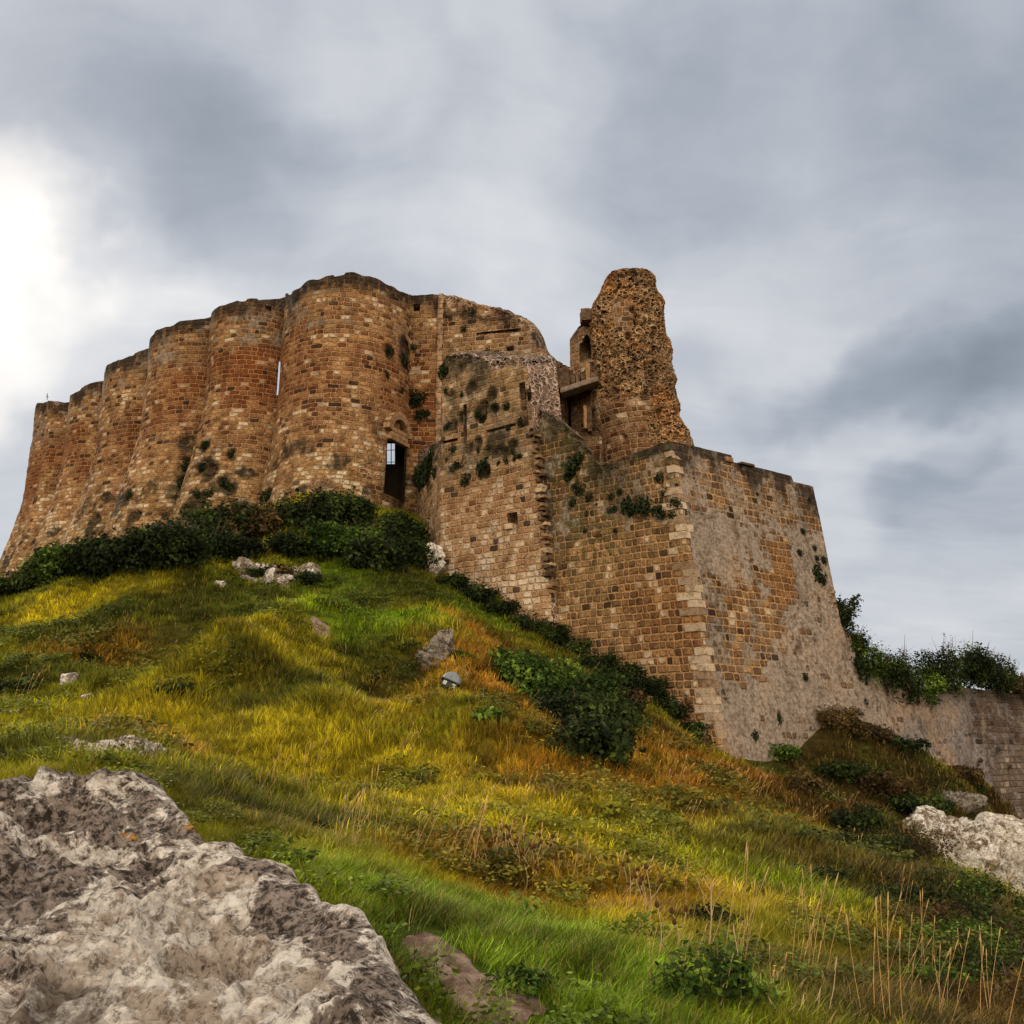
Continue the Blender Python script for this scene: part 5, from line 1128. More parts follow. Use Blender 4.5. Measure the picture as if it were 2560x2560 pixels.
XYm = spray(36000, 12.5, 26); a = lay(XYm, .95, .6, 1); scatter('grass', *a, mid_p, 'yellow green hillside grass of the middle slope')
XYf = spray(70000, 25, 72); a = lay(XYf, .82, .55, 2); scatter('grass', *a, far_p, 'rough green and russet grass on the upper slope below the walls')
# broad leaved weeds mixed into the turf
weed_p = []
for s_ in range(3):
    r = np.random.default_rng(70+s_); n_ = 34; Cc = np.column_stack([r.normal(0, .11, n_), r.normal(0, .11, n_), np.abs(r.normal(.07, .05, n_))]); t_ = r.normal(0, .6, (n_, 3))+[0, 0, 1.0]
    t_ /= np.linalg.norm(t_, axis=1)[:, None]; S_ = np.cross(t_, r.normal(0, 1, (n_, 3))); S_ /= np.linalg.norm(S_, axis=1)[:, None]; T_ = np.cross(t_, S_); q = .075*r.uniform(.5, 1.3, (n_, 1))
    V = np.stack([Cc-T_*q*.5, Cc+S_*q*.3, Cc+T_*q*.5, Cc-S_*q*.3], 1).reshape(-1, 3); k = np.arange(n_)*4; A_ = np.repeat(np.column_stack([r.uniform(0, .8, n_), np.zeros(n_), np.zeros(n_)]), 4, axis=0)
    ob_ = mesh('weed_tuft', V, [np.concatenate([np.stack([k, k+1, k+2], 1), np.stack([k, k+2, k+3], 1)])], m_grass, None, False, None, {'blade': A_}); COL.objects.unlink(ob_); weed_p.append(ob_)
XYw = np.vstack([spray(7000, 6, 20), spray(34000, 20, 60)]); Qw = np.column_stack([XYw, XYw[:, 0]*0]); kw = (fbm(Qw, .55, 3, seed=241)+.35*fbm(Qw, 1.7, 2, seed=242)) > .24; XYw = XYw[kw]
a = lay(XYw, 1.0, .3, 0); sw = np.clip(XYw[:, 1:2]/13, .8, 1.35); tw_ = np.array([[.045, .060, .009]])*rng.uniform(.25, 1.5, (len(XYw), 1))+.25*a[3]
scatter('ground_cover', a[0]+[0, 0, .12], a[1], a[2]*sw, tw_, weed_p, 'dark broad leaved weeds growing through the turf')
# straw stalks among the grass
stalk_p = []
for s_ in range(3):
    r = np.random.default_rng(50+s_); V, F4, F3, A, o = [], [], [], [], 0
    for k in range(5):
        b = np.array([r.normal(0, .10), r.normal(0, .10), -.05]); h = r.uniform(.45, .95); tip = b+np.array([r.normal(.12, .12), r.normal(0, .12), h])
        pts_ = [b+(tip-b)*t+np.array([.05*t*t, 0, 0]) for t in np.linspace(0, 1, 5)]; v_, f4, f3 = tube(pts_, np.linspace(.0035, .0018, 5), 3)
        hv, hf, hh_ = tube([pts_[-1]+(pts_[-1]-pts_[-2])*q for q in (-.3, 0, .3)], [.002, .007, .002], 4)
        for vv, ff, f_ in ((v_, f4, f3), (hv, hf, hh_)):
            V.append(vv); F4.append(ff+o); F3.append(f_+o); o += len(vv); A.append(np.tile([r.uniform(.4, 1), 1.0, 0], (len(vv), 1)))
    ob_ = mesh('stalk_tuft', np.vstack(V), [np.vstack(F4), np.vstack(F3)], m_grass, None, True, None, {'blade': np.vstack(A)}); COL.objects.unlink(ob_); stalk_p.append(ob_)
def near_zone(XY, zs): 
    w = np.zeros(len(XY))
    for px, py, r in zs:
        c = hit(px, py)[:2]; w = np.maximum(w, np.exp(-((XY-c)**2).sum(-1)/(r*r)))
    return w
XYs = spray(3000, 6, 36); w = near_zone(XYs, [(1600, 2300, 1.8), (1250, 2180, 1.4), (2000, 2520, 1.4), (2200, 2500, 1.6), (1900, 2350, 1.5), (2100, 1980, 3), (1900, 2000, 2.5), (1480, 1800, 2), (1350, 1740, 2), (1750, 2450, 1)])
XYs = XYs[rng.uniform(size=len(XYs)) < (w*.45+.03)*np.clip(1.35-XYs[:, 1]/34, .12, 1)]
a = lay(XYs, .9, .3, 0); ti = np.tile([.50, .30, .11], (len(XYs), 1))*rng.uniform(.6, 1.2, (len(XYs), 1)); ss = a[2]*np.array([1.5, 1.5, 1])*np.clip(XYs[:, 1:2]/14, .75, 2.0)**np.array([[1, 1, 0]])*np.where(XYs[:, 1:2] > 18, .62, .85)
scatter('dry_grass', a[0], a[1], ss, ti, stalk_p, 'thin dry straw stalks standing above the grass')

# ------------------------------------------------------------------ 11. leafy plants
def leaf_mat(name, c1, c2, c3, trans=.2, gl=.12):
    m, g = material(name); a = g.sep(g.attr('leaf').outputs['Vector'])
    col = g.ramp(a[0], [(0, c1), (.55, c2), (1.0, c3)]); g.out(col, .75, spec=.06, trans=trans); return m
M_IVY = leaf_mat('dark_bramble_leaves', (.006, .009, .003), (.020, .030, .007), (.065, .085, .016))
M_GREEN = leaf_mat('green_bramble_leaves', (.010, .018, .003), (.045, .078, .010), (.16, .22, .028))
M_BROWNL = leaf_mat('brown_scrub_leaves', (.02, .014, .006), (.07, .042, .014), (.14, .09, .03))
M_TUFT = leaf_mat('wall_plant_leaves', (.006, .009, .004), (.016, .024, .008), (.045, .055, .015), trans=.1)
m_twig, g = material('twig_bark'); g.out(g.mix(g.noise(g.pos(), 20, 3), (.05, .03, .018), (.13, .08, .05)), .9, spec=.1)
m_straw, g = material('dry_stem'); g.out(g.mix(g.noise(g.pos(), 12, 3), (.24, .14, .07), (.42, .29, .16)), .85, spec=.1)
m_seed, g = material('brown_seed_head'); g.out(g.mix(g.noise(g.pos(), 60, 3), (.035, .012, .006), (.12, .05, .02)), .9, g.bump(g.voro(g.pos(), 160), .01), spec=.1)
def leaves(C, N, size, r, asp=.55):
    """one small folded leaf per point"""
    n = len(C); N = N+r.normal(0, .55, N.shape); N /= np.linalg.norm(N, axis=1)[:, None]+1e-9
    T = np.cross(N, r.normal(0, 1, N.shape)); T /= np.linalg.norm(T, axis=1)[:, None]+1e-9; S = np.cross(N, T)
    s_ = size*r.uniform(.4, 1.6, (n, 1)); w_ = s_*asp
    V = np.stack([C-T*s_*.5, C+S*w_*.5+N*s_*.10, C+T*s_*.5, C-S*w_*.5+N*s_*.10], 1)
    k = np.arange(n)*4; F = np.concatenate([np.stack([k, k+1, k+2], 1), np.stack([k, k+2, k+3], 1)])
    return V.reshape(-1, 3), F
def crown(ells, n, size, seed, tonev=.0):
    r = np.random.default_rng(seed); vol = np.array([e[3]*e[4]*e[5] for e in ells])**.67; cnt = (vol/vol.sum()*n).astype(int)+1; Cs, Ns_ = [], []
    for e, c in zip(ells, cnt):
        d = r.normal(0, 1, (c, 3)); d /= np.linalg.norm(d, axis=1)[:, None]; rad = 1-.5*r.uniform(size=c)**2.2
        rad *= 1+.85*fbm(d*2.3+np.array(e[:3])*.37+seed, 1, 3, seed=seed)+.16*r.normal(size=c)*.6
        Cs.append(np.array(e[:3])+d*rad[:, None]*np.array(e[3:6])); Ns_.append(d*.7+[0, -.1, .5])
    Cc = np.vstack(Cs); Nn = np.vstack(Ns_); V, F = leaves(Cc, Nn, size, r)
    tone = np.clip(.36+.80*fbm(Cc, 1.1/max(.5, ells[0][3]), 3, seed=seed+3)+.22*r.normal(size=len(Cc))+tonev, 0, 1)
    return V, F, np.repeat(np.stack([tone, tone, tone], -1), 4, axis=0)
BUSHN = [0]
def bush(name, c, rx, ry, rz, n, size, mat, label, cat='bush', group=None, twigs=5, lobes=5, tone=0., key=None):
    BUSHN[0] += 1; sd_ = 900+BUSHN[0]; r = np.random.default_rng(sd_)
    root = empty(name, c, label, cat, group)
    ells = [(c[0], c[1], c[2]+rz*.55, rx*.8, ry*.8, rz*.75)]
    for k in range(lobes):
        a = r.uniform(0, 2*math.pi); q = r.uniform(.35, .85); ells.append((c[0]+rx*q*math.cos(a), c[1]+ry*q*math.sin(a), c[2]+rz*r.uniform(.25, 1.0), rx*r.uniform(.28, .5), ry*r.uniform(.28, .5), rz*r.uniform(.28, .5)))
    V, F, A = crown(ells, n, size, sd_, tone); mesh('foliage', V, [F], mat, root, False, None, {'leaf': A})
    if twigs:
        tw = []
        for k in range(twigs):
            a = r.uniform(0, 2*math.pi); q = r.uniform(.5, 1.05); e = np.array([c[0]+rx*q*math.cos(a), c[1]+ry*q*math.sin(a), c[2]+rz*r.uniform(.9, 1.45)]); b = np.array([c[0]+rx*.2*math.cos(a), c[1]+ry*.2*math.sin(a), c[2]-.1])
            mid_ = (b+e)/2+[0, 0, rz*.25]; pts_ = [(1-t)**2*b+2*t*(1-t)*mid_+t*t*e for t in np.linspace(0, 1, 7)]; tw.append(tube(pts_, np.linspace(.018, .006, 7)*max(.5, rx), 4))
        V, F = join(tw); mesh('stems', V, F, m_twig, root)
    return root
GB = 'bushes on the bank below the scalloped wall'
bank = [(40, 1492, 1.3, 'leftmost dark bush at the foot of the scalloped wall'), (110, 1470, 1.5, 'second dark bush from the left along the scalloped wall'), (190, 1452, 1.6, 'third bush from the left at the wall foot, mid green'),
        (270, 1438, 1.5, 'fourth bush from the left under the scalloped wall'), (350, 1425, 1.6, 'bush above the left end of the grassy mound'), (430, 1418, 1.7, 'wide dark bush directly above the grassy mound'),
        (510, 1400, 1.7, 'dark bush just left of the small white chalk lump'), (570, 1350, 1.7, 'dark bush higher on the bank left of the chalk bank'), (650, 1345, 1.4, 'brown scrubby bush above the chalk bank'), (740, 1395, 1.2, 'low bush overhanging the pale chalk bank'),
        (760, 1325, 1.7, 'biggest bush under the widest scalloped bay'), (850, 1310, 1.6, 'tall dark bush right of the biggest bush, reaching up the wall'), (850, 1395, 1.6, 'leafy green bush in front of the tall wall bush'), (935, 1375, 1.4, 'dark bush below the barred doorway'),
        (940, 1425, 1.5, 'bush low on the bank below the doorway'), (1020, 1350, 1.1, 'dark scrub in the gap between doorway and tower'), (1020, 1415, 1.3, 'bush left of the broken chalk footing of the tower'), (990, 1320, .8, 'small dark bush in the doorway gully'), (600, 1400, 1.0, 'small bush between chalk lump and chalk bank')]
for k, (px, py, r_, lb) in enumerate(bank):
    c = hit(px, py); mt = M_BROWNL if 'brown' in lb else (M_GREEN if 'leafy green' in lb or 'mid green' in lb else M_IVY)
    bush('bush', c, r_*1.05, r_*.9, r_*.72, int(2300*r_*r_), .19, mt, lb, 'bush', GB, twigs=9, lobes=9)
hedge = [(1135, 1478, .8, 'low ivy bush at the left foot of the tower'), (1195, 1512, .85, 'second ivy bush along the tower foot'), (1255, 1550, .85, 'third ivy bush along the tower foot'), (1320, 1585, .8, 'ivy bush at the right foot of the tower'), (1380, 1612, .8, 'ivy bush where tower and bastion meet'),
         (1440, 1648, .8, 'dark ivy bush at the left foot of the bastion'), (1500, 1688, .85, 'second dark bush along the bastion foot'), (1560, 1722, .9, 'tallest dark bush along the bastion foot'), (1620, 1752, .85, 'fourth dark bush along the bastion foot'), (1680, 1800, .75, 'fifth dark bush along the bastion foot'), (1735, 1850, .65, 'last small dark bush before the bastion corner')]
for px, py, r_, lb in hedge:
    bush('bush', hit(px, py), r_*1.25, r_*.8, r_*.8, int(2300*r_), .13, M_IVY, lb, 'bush', 'bushes along the foot of tower and bastion', twigs=5, lobes=8)
thick = [(1330, 1745, 1.3, M_GREEN, 'upper left bramble of the thicket below the bastion'), (1390, 1790, 1.5, M_GREEN, 'largest bright bramble in the middle of the thicket'), (1450, 1840, 1.4, M_IVY, 'dark bramble at the lower middle of the thicket'), (1480, 1905, 1.0, M_IVY, 'lowest dark bramble of the thicket'),
         (1530, 1830, 1.2, M_IVY, 'bramble at the right side of the thicket'), (1300, 1700, .9, M_GREEN, 'small bramble at the upper left end of the thicket'), (1470, 1755, 1.1, M_IVY, 'dark bramble at the top of the thicket'), (1560, 1780, .8, M_BROWNL, 'brownish scrub at the right end of the thicket')]
for px, py, r_, mt, lb in thick:
    bush('bramble', hit(px, py), r_*1.15, r_, r_*.7, int(3000*r_*r_), .15, mt, lb, 'bramble', 'bramble thicket below the bastion')
misc = [(2076, 1822, 1.0, M_BROWNL, 'dark brown scrub on top of the mound against the bastion'), (2170, 1855, .9, M_BROWNL, 'brown scrub right of the mound top'), (2260, 1880, .8, M_IVY, 'dark scrub along the foot of the boundary wall'), (2400, 1950, .7, M_BROWNL, 'scrub above the cream chalk outcrop'),
        (2440, 1985, .45, M_IVY, 'dark bush between wall foot and white chalk cliff'), (2320, 2110, .7, M_IVY, 'dark bush at the left side of the cream chalk outcrop'), (2450, 2290, .7, M_GREEN, 'green bush in front of the white chalk cliff'), (2380, 2260, .6, M_IVY, 'dark bush under the cream chalk outcrop'),
        (2300, 2290, .6, M_IVY, 'dark bush down the right hand slope'), (2390, 2390, .5, M_GREEN, 'green bramble low on the right hand slope'), (2510, 2450, .5, M_IVY, 'dark bramble at the lower right edge'), (2360, 2490, .35, M_GREEN, 'small green bramble near the bottom right corner'), (2200, 2160, .7, M_IVY, 'dark low bush in russet grass on the right'),
        (645, 1450, .55, M_IVY, 'small dark bush growing over the left top of the pale chalk bank'), (765, 1462, .6, M_IVY, 'small dark bush growing over the right top of the pale chalk bank'), (705, 1440, .5, M_BROWNL, 'brown weeds drooping over the middle of the pale chalk bank'),
        (2010, 1985, .7, M_BROWNL, 'brown scrub below the foot of the grey bastion face'), (2110, 1950, .9, M_IVY, 'dark bush on the left flank of the mound'), (2200, 1985, 1.0, M_BROWNL, 'brown scrub halfway down the mound'), (2280, 2040, .9, M_IVY, 'dark bush on the mound above the cream outcrop'), (2160, 2080, .8, M_IVY, 'dark spreading bush left of the cream outcrop'),
        (2250, 2170, .8, M_BROWNL, 'brown scrub left of and below the cream outcrop'), (2400, 2330, .55, M_IVY, 'dark bush halfway down the lower right slope'), (2460, 2390, .6, M_BROWNL, 'brown scrub near the right edge of the lower slope'), (2540, 2400, .6, M_IVY, 'dark bush at the right edge below the chalk cliff'), (2300, 2350, .5, M_BROWNL, 'brown scrub in the grass of the lower right slope'),
        (2440, 2470, .4, M_IVY, 'dark low bush just above the bottom right corner'), (2540, 2530, .4, M_BROWNL, 'russet scrub in the bottom right corner'), (2350, 2030, .5, M_IVY, 'dark bush on the crest above the cream outcrop'), (2300, 2075, .5, M_BROWNL, 'brown weeds hanging over the left top of the cream outcrop'), (2475, 2075, .55, M_IVY, 'dark bush on top between cream outcrop and white cliff'), (2462, 2140, .4, M_IVY, 'small dark bush in the cleft between cream outcrop and white cliff'),
        (420, 1748, .42, M_IVY, 'small round dark green bush alone on the left slope'), (1225, 1805, .35, M_GREEN, 'little green bush left of the bramble thicket'), (770, 2095, .22, M_IVY, 'small dark green plant right of the boulder'), (460, 1950, .22, M_GREEN, 'green plant at the upper end of the boulder'),
        (600, 1985, .20, M_IVY, 'dark plant in the grass above the boulder edge'), (215, 1660, .40, M_IVY, 'dark clump of weeds in the left hollow'), (60, 1740, .5, M_IVY, 'dark weeds on the mound at the far left'), (1300, 2480, .18, M_GREEN, 'low leafy weed beside the dirt path'),
        (1780, 2310, .25, M_IVY, 'small dark bush behind the bare dead sapling'), (1160, 1660, .4, M_GREEN, 'green weeds behind the floodlight'), (2060, 2220, .4, M_IVY, 'dark clump in the long grass of the right slope'), (1950, 1900, .7, M_GREEN, 'green scrub at the foot of the grey bastion face')]
for px, py, r_, mt, lb in misc:
    c = hit(px, py); far_ = c[1] > 22
    if 'pale chalk bank' in lb: c = atY(px, py-2, 41.7)
    bush('bush', c, r_*1.3, r_, r_*.62, int((2600 if far_ else 9000)*max(r_*r_, .06)), .14 if far_ else .045, mt, lb, 'bush', None, twigs=3)
# bramble in the near foreground with visible leaves
bush('bramble', hit(1790, 2520), .42, .34, .30, 1500, .055, M_GREEN, 'nearest bramble with visible leaves at the bottom, right of centre', 'bramble', None, twigs=10, lobes=6, tone=.1)
# growth on top of the low wall
wtop = [(2098, 1520, .6, .9, M_IVY, 'bush climbing the broken right edge of the bastion'), (2125, 1585, .7, 1.0, M_IVY, 'dark bush at the start of the boundary wall top'), (2170, 1632, .8, 1.3, M_GREEN, 'green ivy clump on the stepped wall top'), (2215, 1655, .9, 1.5, M_IVY, 'second ivy clump along the wall top'), (2262, 1680, .95, 1.6, M_IVY, 'ivy hanging lowest over the wall top'),
        (2312, 1690, .9, 1.4, M_GREEN, 'ivy clump in the dip of the wall top'), (2362, 1650, 1.1, 1.6, M_IVY, 'tallest bramble mound on the boundary wall'), (2430, 1648, 1.2, 1.6, M_IVY, 'wide bramble mound right of the tallest one'), (2492, 1672, 1.1, 1.4, M_IVY, 'bramble mound near the right edge of the wall top'), (2550, 1700, 1.1, 1.0, M_BROWNL, 'brownish scrub on the wall top at the right edge')]
for px, py, r_, h_, mt, lb in wtop:
    p, n_, _, _ = find('low', px, 1760); y = p[1]+.4; x = atY(px, py, p[1]+.4)[0]; z = z_for(y, py); bot = z_for(y, 1745) if px > 2260 else z-.5
    bush('bramble', np.array([x, y, z-h_*.85]), r_*1.15, r_*1.0, h_*.95, int(4200*r_*r_), .13, mt, lb, 'bramble', 'brambles on top of the boundary wall', twigs=9)
# little tree on the ruined edge
def small_tree(px, py, Y, H_, W_, label):
    b = atY(px, py, Y); root = empty('small_tree', b, label, 'tree'); r = np.random.default_rng(77); tr = []; Cs = []
    for k in range(9):
        a = r.uniform(0, 2*math.pi); tipx = np.array([math.cos(a)*W_*r.uniform(.3, 1), math.sin(a)*W_*r.uniform(.3, 1)*.8, H_*r.uniform(.55, 1.05)])
        pts_ = [b+np.array([tipx[0]*t**1.3, tipx[1]*t**1.3, tipx[2]*t])+r.normal(0, .02, 3) for t in np.linspace(0, 1, 8)]; tr.append(tube(pts_, np.linspace(.035, .008, 8), 5))
        for t in np.linspace(.25, 1, 16):
            q = pts_[0]+(np.array(pts_[-1])-pts_[0])*t; sub = r.normal(0, 1, 3); sub[2] *= .5; sub /= np.linalg.norm(sub)
            L_ = .42*(1.15-t*.5); tr.append(tube([q, q+sub*L_*.6, q+sub*L_+[0, 0, .03]], [.010, .007, .004], 3))
            for u_ in np.linspace(.2, 1.05, 9): Cs.append(q+sub*L_*u_+r.normal(0, .03, 3))
    V, F = join(tr); mesh('trunk', V, F, m_twig, root)
    Cs = np.array(Cs); V, F = leaves(Cs, np.tile([0, -.2, .8], (len(Cs), 1)), .15, r, .42); tn = np.repeat(np.tile(np.clip(.35+.25*r.normal(size=(len(Cs), 1)), 0, 1), (1, 3)), 4, axis=0)
    mesh('crown', V, [F], M_IVY, root, False, None, {'leaf': tn}); return root
pE = find('bast', 2090, 1560)[0]
small_tree(2118, 1568, pE[1]+1.6, 1.75, 1.0, 'small leafy tree against the sky at the right edge of the bastion')
# thin twigs and dead stalks above the wall-top brambles
for k, (px, py0, py1, lb) in enumerate([(2258, 1640, 1585, 'thin dry grass stalks above the ivy on the boundary wall'), (2356, 1640, 1582, 'tall leafy bramble shoot, left of a pair on the wall top'), (2377, 1640, 1592, 'tall leafy bramble shoot, right of a pair on the wall top'), (2428, 1640, 1575, 'single tall thin stalk on the boundary wall'), (2500, 1670, 1630, 'wispy dry weed on the right end of the boundary wall')]):
    p, n_, _, _ = find('low', px, 1760); y = p[1]+.5; b = atY(px, py0, y); e = atY(px+4, py1, y); r = np.random.default_rng(300+k)
    root = empty('weed', b, lb, 'plant'); st_ = [tube([b, (b+e)/2+[.03, 0, 0], e], [.018, .012, .006], 4)]
    for q in range(6): v_ = r.normal(0, .25, 3); v_[2] = abs(v_[2])+.3; st_.append(tube([b+r.normal(0, .15, 3)*[1, 1, 0], b+v_*1.2], [.012, .004], 3))
    V, F = join(st_); mesh('stem', V, F, m_twig, root)
    if 'leafy' in lb:
        tt = np.linspace(0, 1, 26); Cs = b+(e-b)*tt[:, None]+r.normal(0, .045, (26, 3)); V, F = leaves(Cs, np.tile([0, 0, 1.], (26, 1)), .10, r); mesh('foliage', V, [F], M_IVY, root, False, None, {'leaf': np.full((len(V), 3), .4)})

# plants rooted in the masonry joints; many tufts stand in for dark joint holes
r = np.random.default_rng(5); tuft_meshes = []
for s_ in range(5):
    n_ = 170; d_ = r.normal(0, 1, (n_, 3)); d_ /= np.linalg.norm(d_, axis=1)[:, None]; d_[:, 1] = -abs(d_[:, 1])*.8; rad = r.uniform(.1, 1, n_)**.6*(1+.4*fbm(d_*2+s_*5, 1, 2))
    Cc = d_*rad[:, None]*np.array([.5, .45, .62])+[0, 0, -.12]; V, F = leaves(Cc, d_, .22, r, .4); t_ = np.repeat(np.tile(np.clip(.35+.3*r.normal(size=(n_, 1)), 0, 1), (1, 3)), 4, axis=0)
    o = mesh('wall_plant', V, [F], M_TUFT, None, False, None, {'leaf': t_}); tuft_meshes.append(o.data); bpy.data.objects.remove(o)
c4 = lambda x, y: (1400+x*.4762, 1040+y*.4762); c3 = lambda x, y: (1060+x*.3623, 660+y*.3623); c2 = lambda x, y: (640+x*.4659, 640+y*.4659); c1 = lambda x, y: (x*.4659, 640+y*.4659)
PL = [('bast', c4, [(95, 380, 1.2), (70, 440, .8), (155, 420, .9), (145, 515, .6), (195, 462, .4), (255, 495, .6), (290, 490, .8), (130, 595, .6), (295, 605, .6), (355, 465, 1.6), (390, 490, 1.0), (430, 450, 1.5), (455, 490, 1.2), (310, 400, .8), (265, 430, .7), (525, 490, 1.2), (535, 520, .9), (575, 520, 1.0), (595, 455, 1.2), (548, 395, .7), (520, 325, 1.0), (610, 365, .4), (70, 250, 2.0), (90, 215, 1.5), (55, 290, 1.2)], 'small dark plant rooted in the joints of the warm bastion face'),
      ('bast', c4, [(1275, 605, .7), (1255, 720, .8), (1335, 695, .7), (1345, 740, .7), (1380, 750, .8), (1285, 1362, .8), (1150, 1580, .8), (1018, 1670, .9), (1305, 440, .5), (1345, 810, 1.3), (1375, 850, 1.2), (1030, 408, .5)], 'small dark plant growing out of the grey bastion face'),
      ('low', c4, [(1375, 1325, 1.7), (1400, 1325, 1.7), (1415, 1415, .7), (1408, 1525, .7)], 'dark tuft on the grey wall below the ivy'),
      ('B', c3, [(560, 985, .9), (370, 1020, .8), (410, 1070, 1.1), (230, 1400, 1.1), (290, 1480, 1.2), (415, 1380, 1.2), (405, 1450, .8), (610, 1295, .8), (655, 1325, .7), (570, 1355, .6), (520, 1365, .5), (620, 1340, .5), (375, 1280, .6), (480, 970, .6), (160, 1120, .7), (205, 1270, .6), (160, 1350, .5), (720, 895, .9), (745, 1150, .8), (580, 1130, .6), (130, 730, 1.2), (100, 725, 1.0), (150, 870, .7), (265, 905, .6), (670, 1085, .9)], 'small dark plant rooted in the front of the ruined tower base'),
      ('E', c3, [(430, 605, .8), (495, 620, .7), (330, 330, .7), (270, 440, .6)], 'small dark plant on the ruined upper wall'),
      ('curtain', c2, [(710, 505, .9), (835, 485, .7), (790, 560, 1.5), (860, 770, 1.5), (885, 755, 1.2), (840, 790, 1.1), (885, 850, 1.3), (905, 840, 1.0), (820, 415, .5), (780, 715, .6), (700, 635, .6), (60, 1280, 1.6), (80, 1290, 1.2)], 'dark tuft high on the widest scalloped bay'),
      ('B', c2, [(960, 1060, 1.4), (940, 1100, 1.8), (900, 1140, 1.8), (925, 1180, 1.6), (880, 1210, 1.5), (870, 1160, 1.4), (960, 1150, 1.2)], 'shaggy dark plant hanging down the side of the ruined tower'),
      ('curtain', c1, [(1110, 1000, .9), (1240, 1055, .9), (985, 1130, 1.0), (1080, 1130, 1.2), (770, 1085, 1.1), (745, 1160, 1.5), (740, 1210, 1.3), (985, 1210, 1.3), (1030, 1200, 1.0), (1190, 1215, 1.1), (1215, 1245, .9), (1120, 1265, 1.1), (970, 1310, 1.5), (1000, 1385, 1.2), (975, 1390, .9), (1055, 1275, .9), (540, 1280, 1.1), (700, 1290, 1.2), (660, 1330, .9), (695, 1385, 1.2), (460, 1440, 1.2), (490, 1380, .8), (455, 1530, 1.6), (570, 1525, 1.5), (650, 1480, 1.1), (690, 1410, 1.0), (335, 1290, .8), (860, 830, .8)], 'dark tuft in the creases low on the scalloped wall')]
ORD = ['leftmost', 'second', 'third', 'fourth', 'fifth', 'sixth', 'seventh', 'eighth', 'ninth', 'tenth', 'eleventh', 'twelfth', 'thirteenth', 'fourteenth', 'fifteenth', 'sixteenth', 'seventeenth', 'eighteenth', 'nineteenth', 'twentieth']
def rank_labels(items, where, what='dark plants'):
    """items: (object, px, py); order them in height bands, then from the left"""
    ys_ = np.array([i_[2] for i_ in items]); nb = 1 if len(items) < 5 else (2 if len(items) < 10 else 4)
    ed = np.quantile(ys_, np.linspace(0, 1, nb+1)); nm = {1: [''], 2: ['upper ', 'lower '], 4: ['highest ', 'upper middle ', 'lower middle ', 'lowest ']}[nb]
    for q in range(nb):
        sel = sorted([i_ for i_ in items if (i_[2] >= ed[q] and (i_[2] < ed[q+1] or q == nb-1))], key=lambda t: t[1])
        for k, (o, _, _) in enumerate(sel):
            o['label'] = ('%s of the %s%s %s' % (ORD[k], nm[q], what, where)) if k == 0 else ('%s from the left of the %s%s %s' % (ORD[k], nm[q], what, where))
WH = ['on the warm bastion face', 'on the grey bastion face', 'on the grey wall below the ivy', 'on the front of the tower', 'on the ruined upper wall', 'beside and above the doorway', 'hanging down the tower side', 'low on the scalloped wall, many standing in for dark joint holes']
for (key, cv, lst, lb), wh in zip(PL, WH):
    items = []
    for x, y, s_ in lst:
        px, py = cv(x, y); p, n_, _, _ = find(key, px, py); o = bpy.data.objects.new('wall_plant', tuft_meshes[r.integers(5)]); COL.objects.link(o)
        o.location = tuple(p-n_*.02); o.rotation_euler = (r.normal(0, .2), r.normal(0, .5), math.atan2(n_[1], n_[0])+math.pi/2+r.normal(0, .2)); k = s_*.58*p[1]/48; o.scale = (k*r.uniform(.8, 1.2), k, k*r.uniform(.8, 1.3))
        tag(o, lb, 'wall plant', 'plants rooted in the castle walls'); items.append((o, px, py))
    rank_labels(items, wh)

# ------------------------------------------------------------------ 12. standing dead plants and flowers
def teasel(px, py, hgt, label, lean=.0, heads=1):
    b = hit(px, py); root = empty('teasel', b, label, 'dried plant', 'brown dried seed heads in the dry grass'); r = np.random.default_rng(int(px*7+py)); st_, hd = [], []
    top_ = b+np.array([lean*hgt, 0, hgt]); pts_ = [b+(top_-b)*t+np.array([.04*math.sin(t*3), 0, 0]) for t in np.linspace(0, 1, 8)]; st_.append(tube(pts_, np.linspace(.006, .003, 8), 5)); ends = [(pts_[-1], pts_[-1]-pts_[-2])]
    for k in range(heads-1):
        q = pts_[3+k % 4]; e = q+np.array([r.choice([-1, 1])*r.uniform(.06, .14), r.normal(0, .05), r.uniform(.12, .25)]); st_.append(tube([q, (q+e)/2+[0, 0, -.02], e], [.004, .003, .003], 4)); ends.append((e, np.array([0, 0, .1])))
    for e, d_ in ends:
        d_ = nz(d_); hd.append(tube([e+d_*t*.055 for t in (0, .15, .4, .7, .9, 1)], [.006, .016, .020, .016, .010, .003], 8))
    V, F = join(st_); mesh('stem', V, F, m_straw, root); V, F = join(hd); mesh('seed_head', V, F, m_seed, root)
